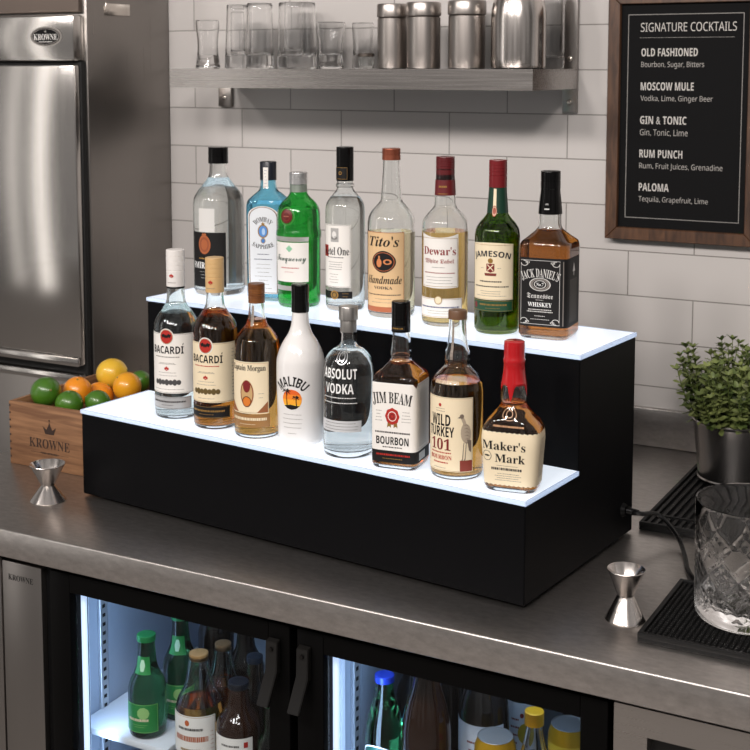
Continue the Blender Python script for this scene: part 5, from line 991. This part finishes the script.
for x, y, hh, lab in ((-1.245, 1.748, 0.0, 'dark bottle standing behind the two green beer bottles'), (-1.045, 1.745, 0.262, 'dark rear bottle behind the smoky glass bottle')):
    cbottle('beer_bottle', lab, x, y, SHELFZ + .0005 if hh else -0.3395, 0.030, hh or 0.2, 'beer', DARK, (26, 30, 38), nl=0.09)
for x, y, hh, lab in ((-0.875, 1.760, 0.30, 'dark rear bottle behind the blue-capped bottle'), (-0.615, 1.785, 0.30, 'dark rear bottle behind the yellow cans')):
    cbottle('beer_bottle', lab, x, y, SHELFZ + .0005, 0.031, hh, 'beer', DARK, (26, 30, 38), nl=0.1)
def blue_dec(b, h, hw):
    d = Decal(); d.disc(0, .64 * h, hw * .95, .055 * h, WHITE, 2, 28, r0=.9); d.disc(0, .64 * h, hw * .88, .05 * h, paint(20, 70, 60, rough=.4), 1); d.lines(-hw * .6, hw * .6, .64 * h, .64 * h, 1, WHITE, 3, th=.008, minw=1); return [('label', d)]
cbottle('beer_bottle', 'green beer bottle with bright blue cap at the left of the right bay', -0.847, 1.602, SHELFZ + .0005, 0.0285, 0.311, 'soda', glass('bright_green_glass', (0.05, 0.34, 0.11, 1)), (38, 66, 190), blue_dec, capw=.50, nl=0.095)
def teal_dec(b, h, hw):
    e = Decal(); t1 = paint(70, 150, 176, rough=.45); e.grid(-hw * 1.1, hw * 1.1, .66 * h, .80 * h, t1, 1, 20, 4); e.disc(0, .73 * h, .008, .009, K, 2, r0=.6); e.lines(-.01, .012, .68 * h, .66 * h, 2, K, th=.0016)
    d = Decal(); d.grid(-hw * 1.2, hw * 1.2, .2 * h, .56 * h, t1, 1, 20, 3); return [('neck_label', e), ('label', d)]
cbottle('beer_bottle', 'dark bottle with light blue neck label behind the blue-capped one', -0.826, 1.668, SHELFZ + .0005, 0.027, 0.300, 'soda', DARK, (30, 34, 44), teal_dec, nl=0.12)
cbottle('beer_bottle', 'large plain brown bottle in the middle of the right bay', -0.775, 1.592, SHELFZ + .0005, 0.0345, 0.365, 'soda', BROWN, (60, 48, 40), nl=0.12)
cbottle('beer_bottle', 'dark bottle squeezed behind the large plain brown bottle', -0.806, 1.737, SHELFZ + .0005, 0.0255, 0.335, 'soda', DARK, (26, 30, 38), nl=0.11)
def white_dec(b, h, hw):
    d = Decal(); d.grid(-hw * 1.3, hw * 1.3, .35 * h, .715 * h, paint(200, 206, 216, rough=.5), 1, 26, 3); d.lines(-hw * .3, hw * .3, .64 * h, .50 * h, 5, DRED, th=.003); d.disc(hw * .55, .58 * h, .012, .016, paint(170, 150, 40, rough=.5), 2); d.disc(hw * .35, .66 * h, .003, .004, DRED, 3, 8); return [('label', d)]
cbottle('soda_bottle', 'dark glossy soda bottle with white label right of the brown bottle', -0.7235, 1.676, SHELFZ + .0005, 0.0365, 0.345, 'soda', DARK, (30, 30, 34), white_dec, nl=0.095)
cbottle('soda_bottle', 'teal glass bottle with white label behind the yellow-capped one', -0.696, 1.762, SHELFZ + .0005, 0.030, 0.345, 'soda', TEAL, (30, 60, 60), white_dec, nl=0.095)
cbottle('juice_bottle', 'small clear bottle with yellow screw cap between the two cans', -0.612, 1.588, SHELFZ + .0005, 0.0235, 0.319, 'soda', CLEAR, (214, 160, 30), None, liquid('yellow_drink', (0.95, 0.80, 0.30, 1)), 0.2, .56, nl=0.1)
def can(label, x, y, zb, c1, c2, grp='drink cans in the cooler'):
    o = thing('drink_can', label, 'can', (x, y, zb), 0, grp); r = 0.0285 
    h = 0.1315; bm = bmesh.new(); lathe(bm, [(r * .78, 0), (r * .82, 0.001), (r, 0.009), (r, h - 0.014), (r * .84, h - 0.002), (r * .84, h - 0.0012)], 40, cap1=False); obj('body', bm, c1, o, 50)
    lobj('rim', [(r * .845, h - 0.0012), (r * .87, h - 0.0004), (r * .86, h), (r * .82, h), (r * .80, h - 0.004), (r * .001, h - 0.004)], paint(150, 152, 154, rough=.4, metal=0.6), o, 40)
    bm = bmesh.new()
    n = 16; A = [bm.verts.new((0.0065 * math.cos(2 * PI * i / n), 0.0095 * math.sin(2 * PI * i / n), h - 0.0028)) for i in range(n)]; B = [bm.verts.new((0.0035 * math.cos(2 * PI * i / n), 0.002 + 0.0045 * math.sin(2 * PI * i / n), h - 0.0022)) for i in range(n)]
    D_ = [bm.verts.new((0.0065 * math.cos(2 * PI * i / n), 0.0095 * math.sin(2 * PI * i / n), h - 0.0038)) for i in range(n)]
    for i in range(n): bm.faces.new((A[i], A[(i + 1) % n], B[(i + 1) % n], B[i])); bm.faces.new((A[i], D_[i], D_[(i + 1) % n], A[(i + 1) % n]))
    bmesh.ops.recalc_face_normals(bm, faces=bm.faces[:]); obj('pull_tab', bm, paint(180, 182, 184, rough=.3, metal=1.0), o)
    if c2:
        d = Decal(); rr = r
        d.grid(-.04, .04, h - .034, h - .022, c2, 1, 30, 1); d.disc(0.004, .07, .014, .016, c2, 1); d.build('print', o, lambda u, z, q: ((rr + q + .0001) * math.sin(u / rr), -(rr + q + .0001) * math.cos(u / rr), z))
YC = paint(206, 160, 36, rough=.3, metal=.5); RC = paint(196, 96, 40, rough=.3, metal=.4)
for x, y, c1, c2, lab in ((-0.6735, 1.600, YC, paint(190, 52, 36, rough=.4), 'orange and yellow drink can'), (-0.596, 1.680, YC, paint(226, 190, 60, rough=.4), 'plain yellow drink can')):
    can(lab + ' at the bottom of its stack of two in the cooler', x, y, SHELFZ + .0003, c1, None)
    can(lab + ' on top of its stack of two in the cooler', x, y, SHELFZ + .1322, c1, c2)
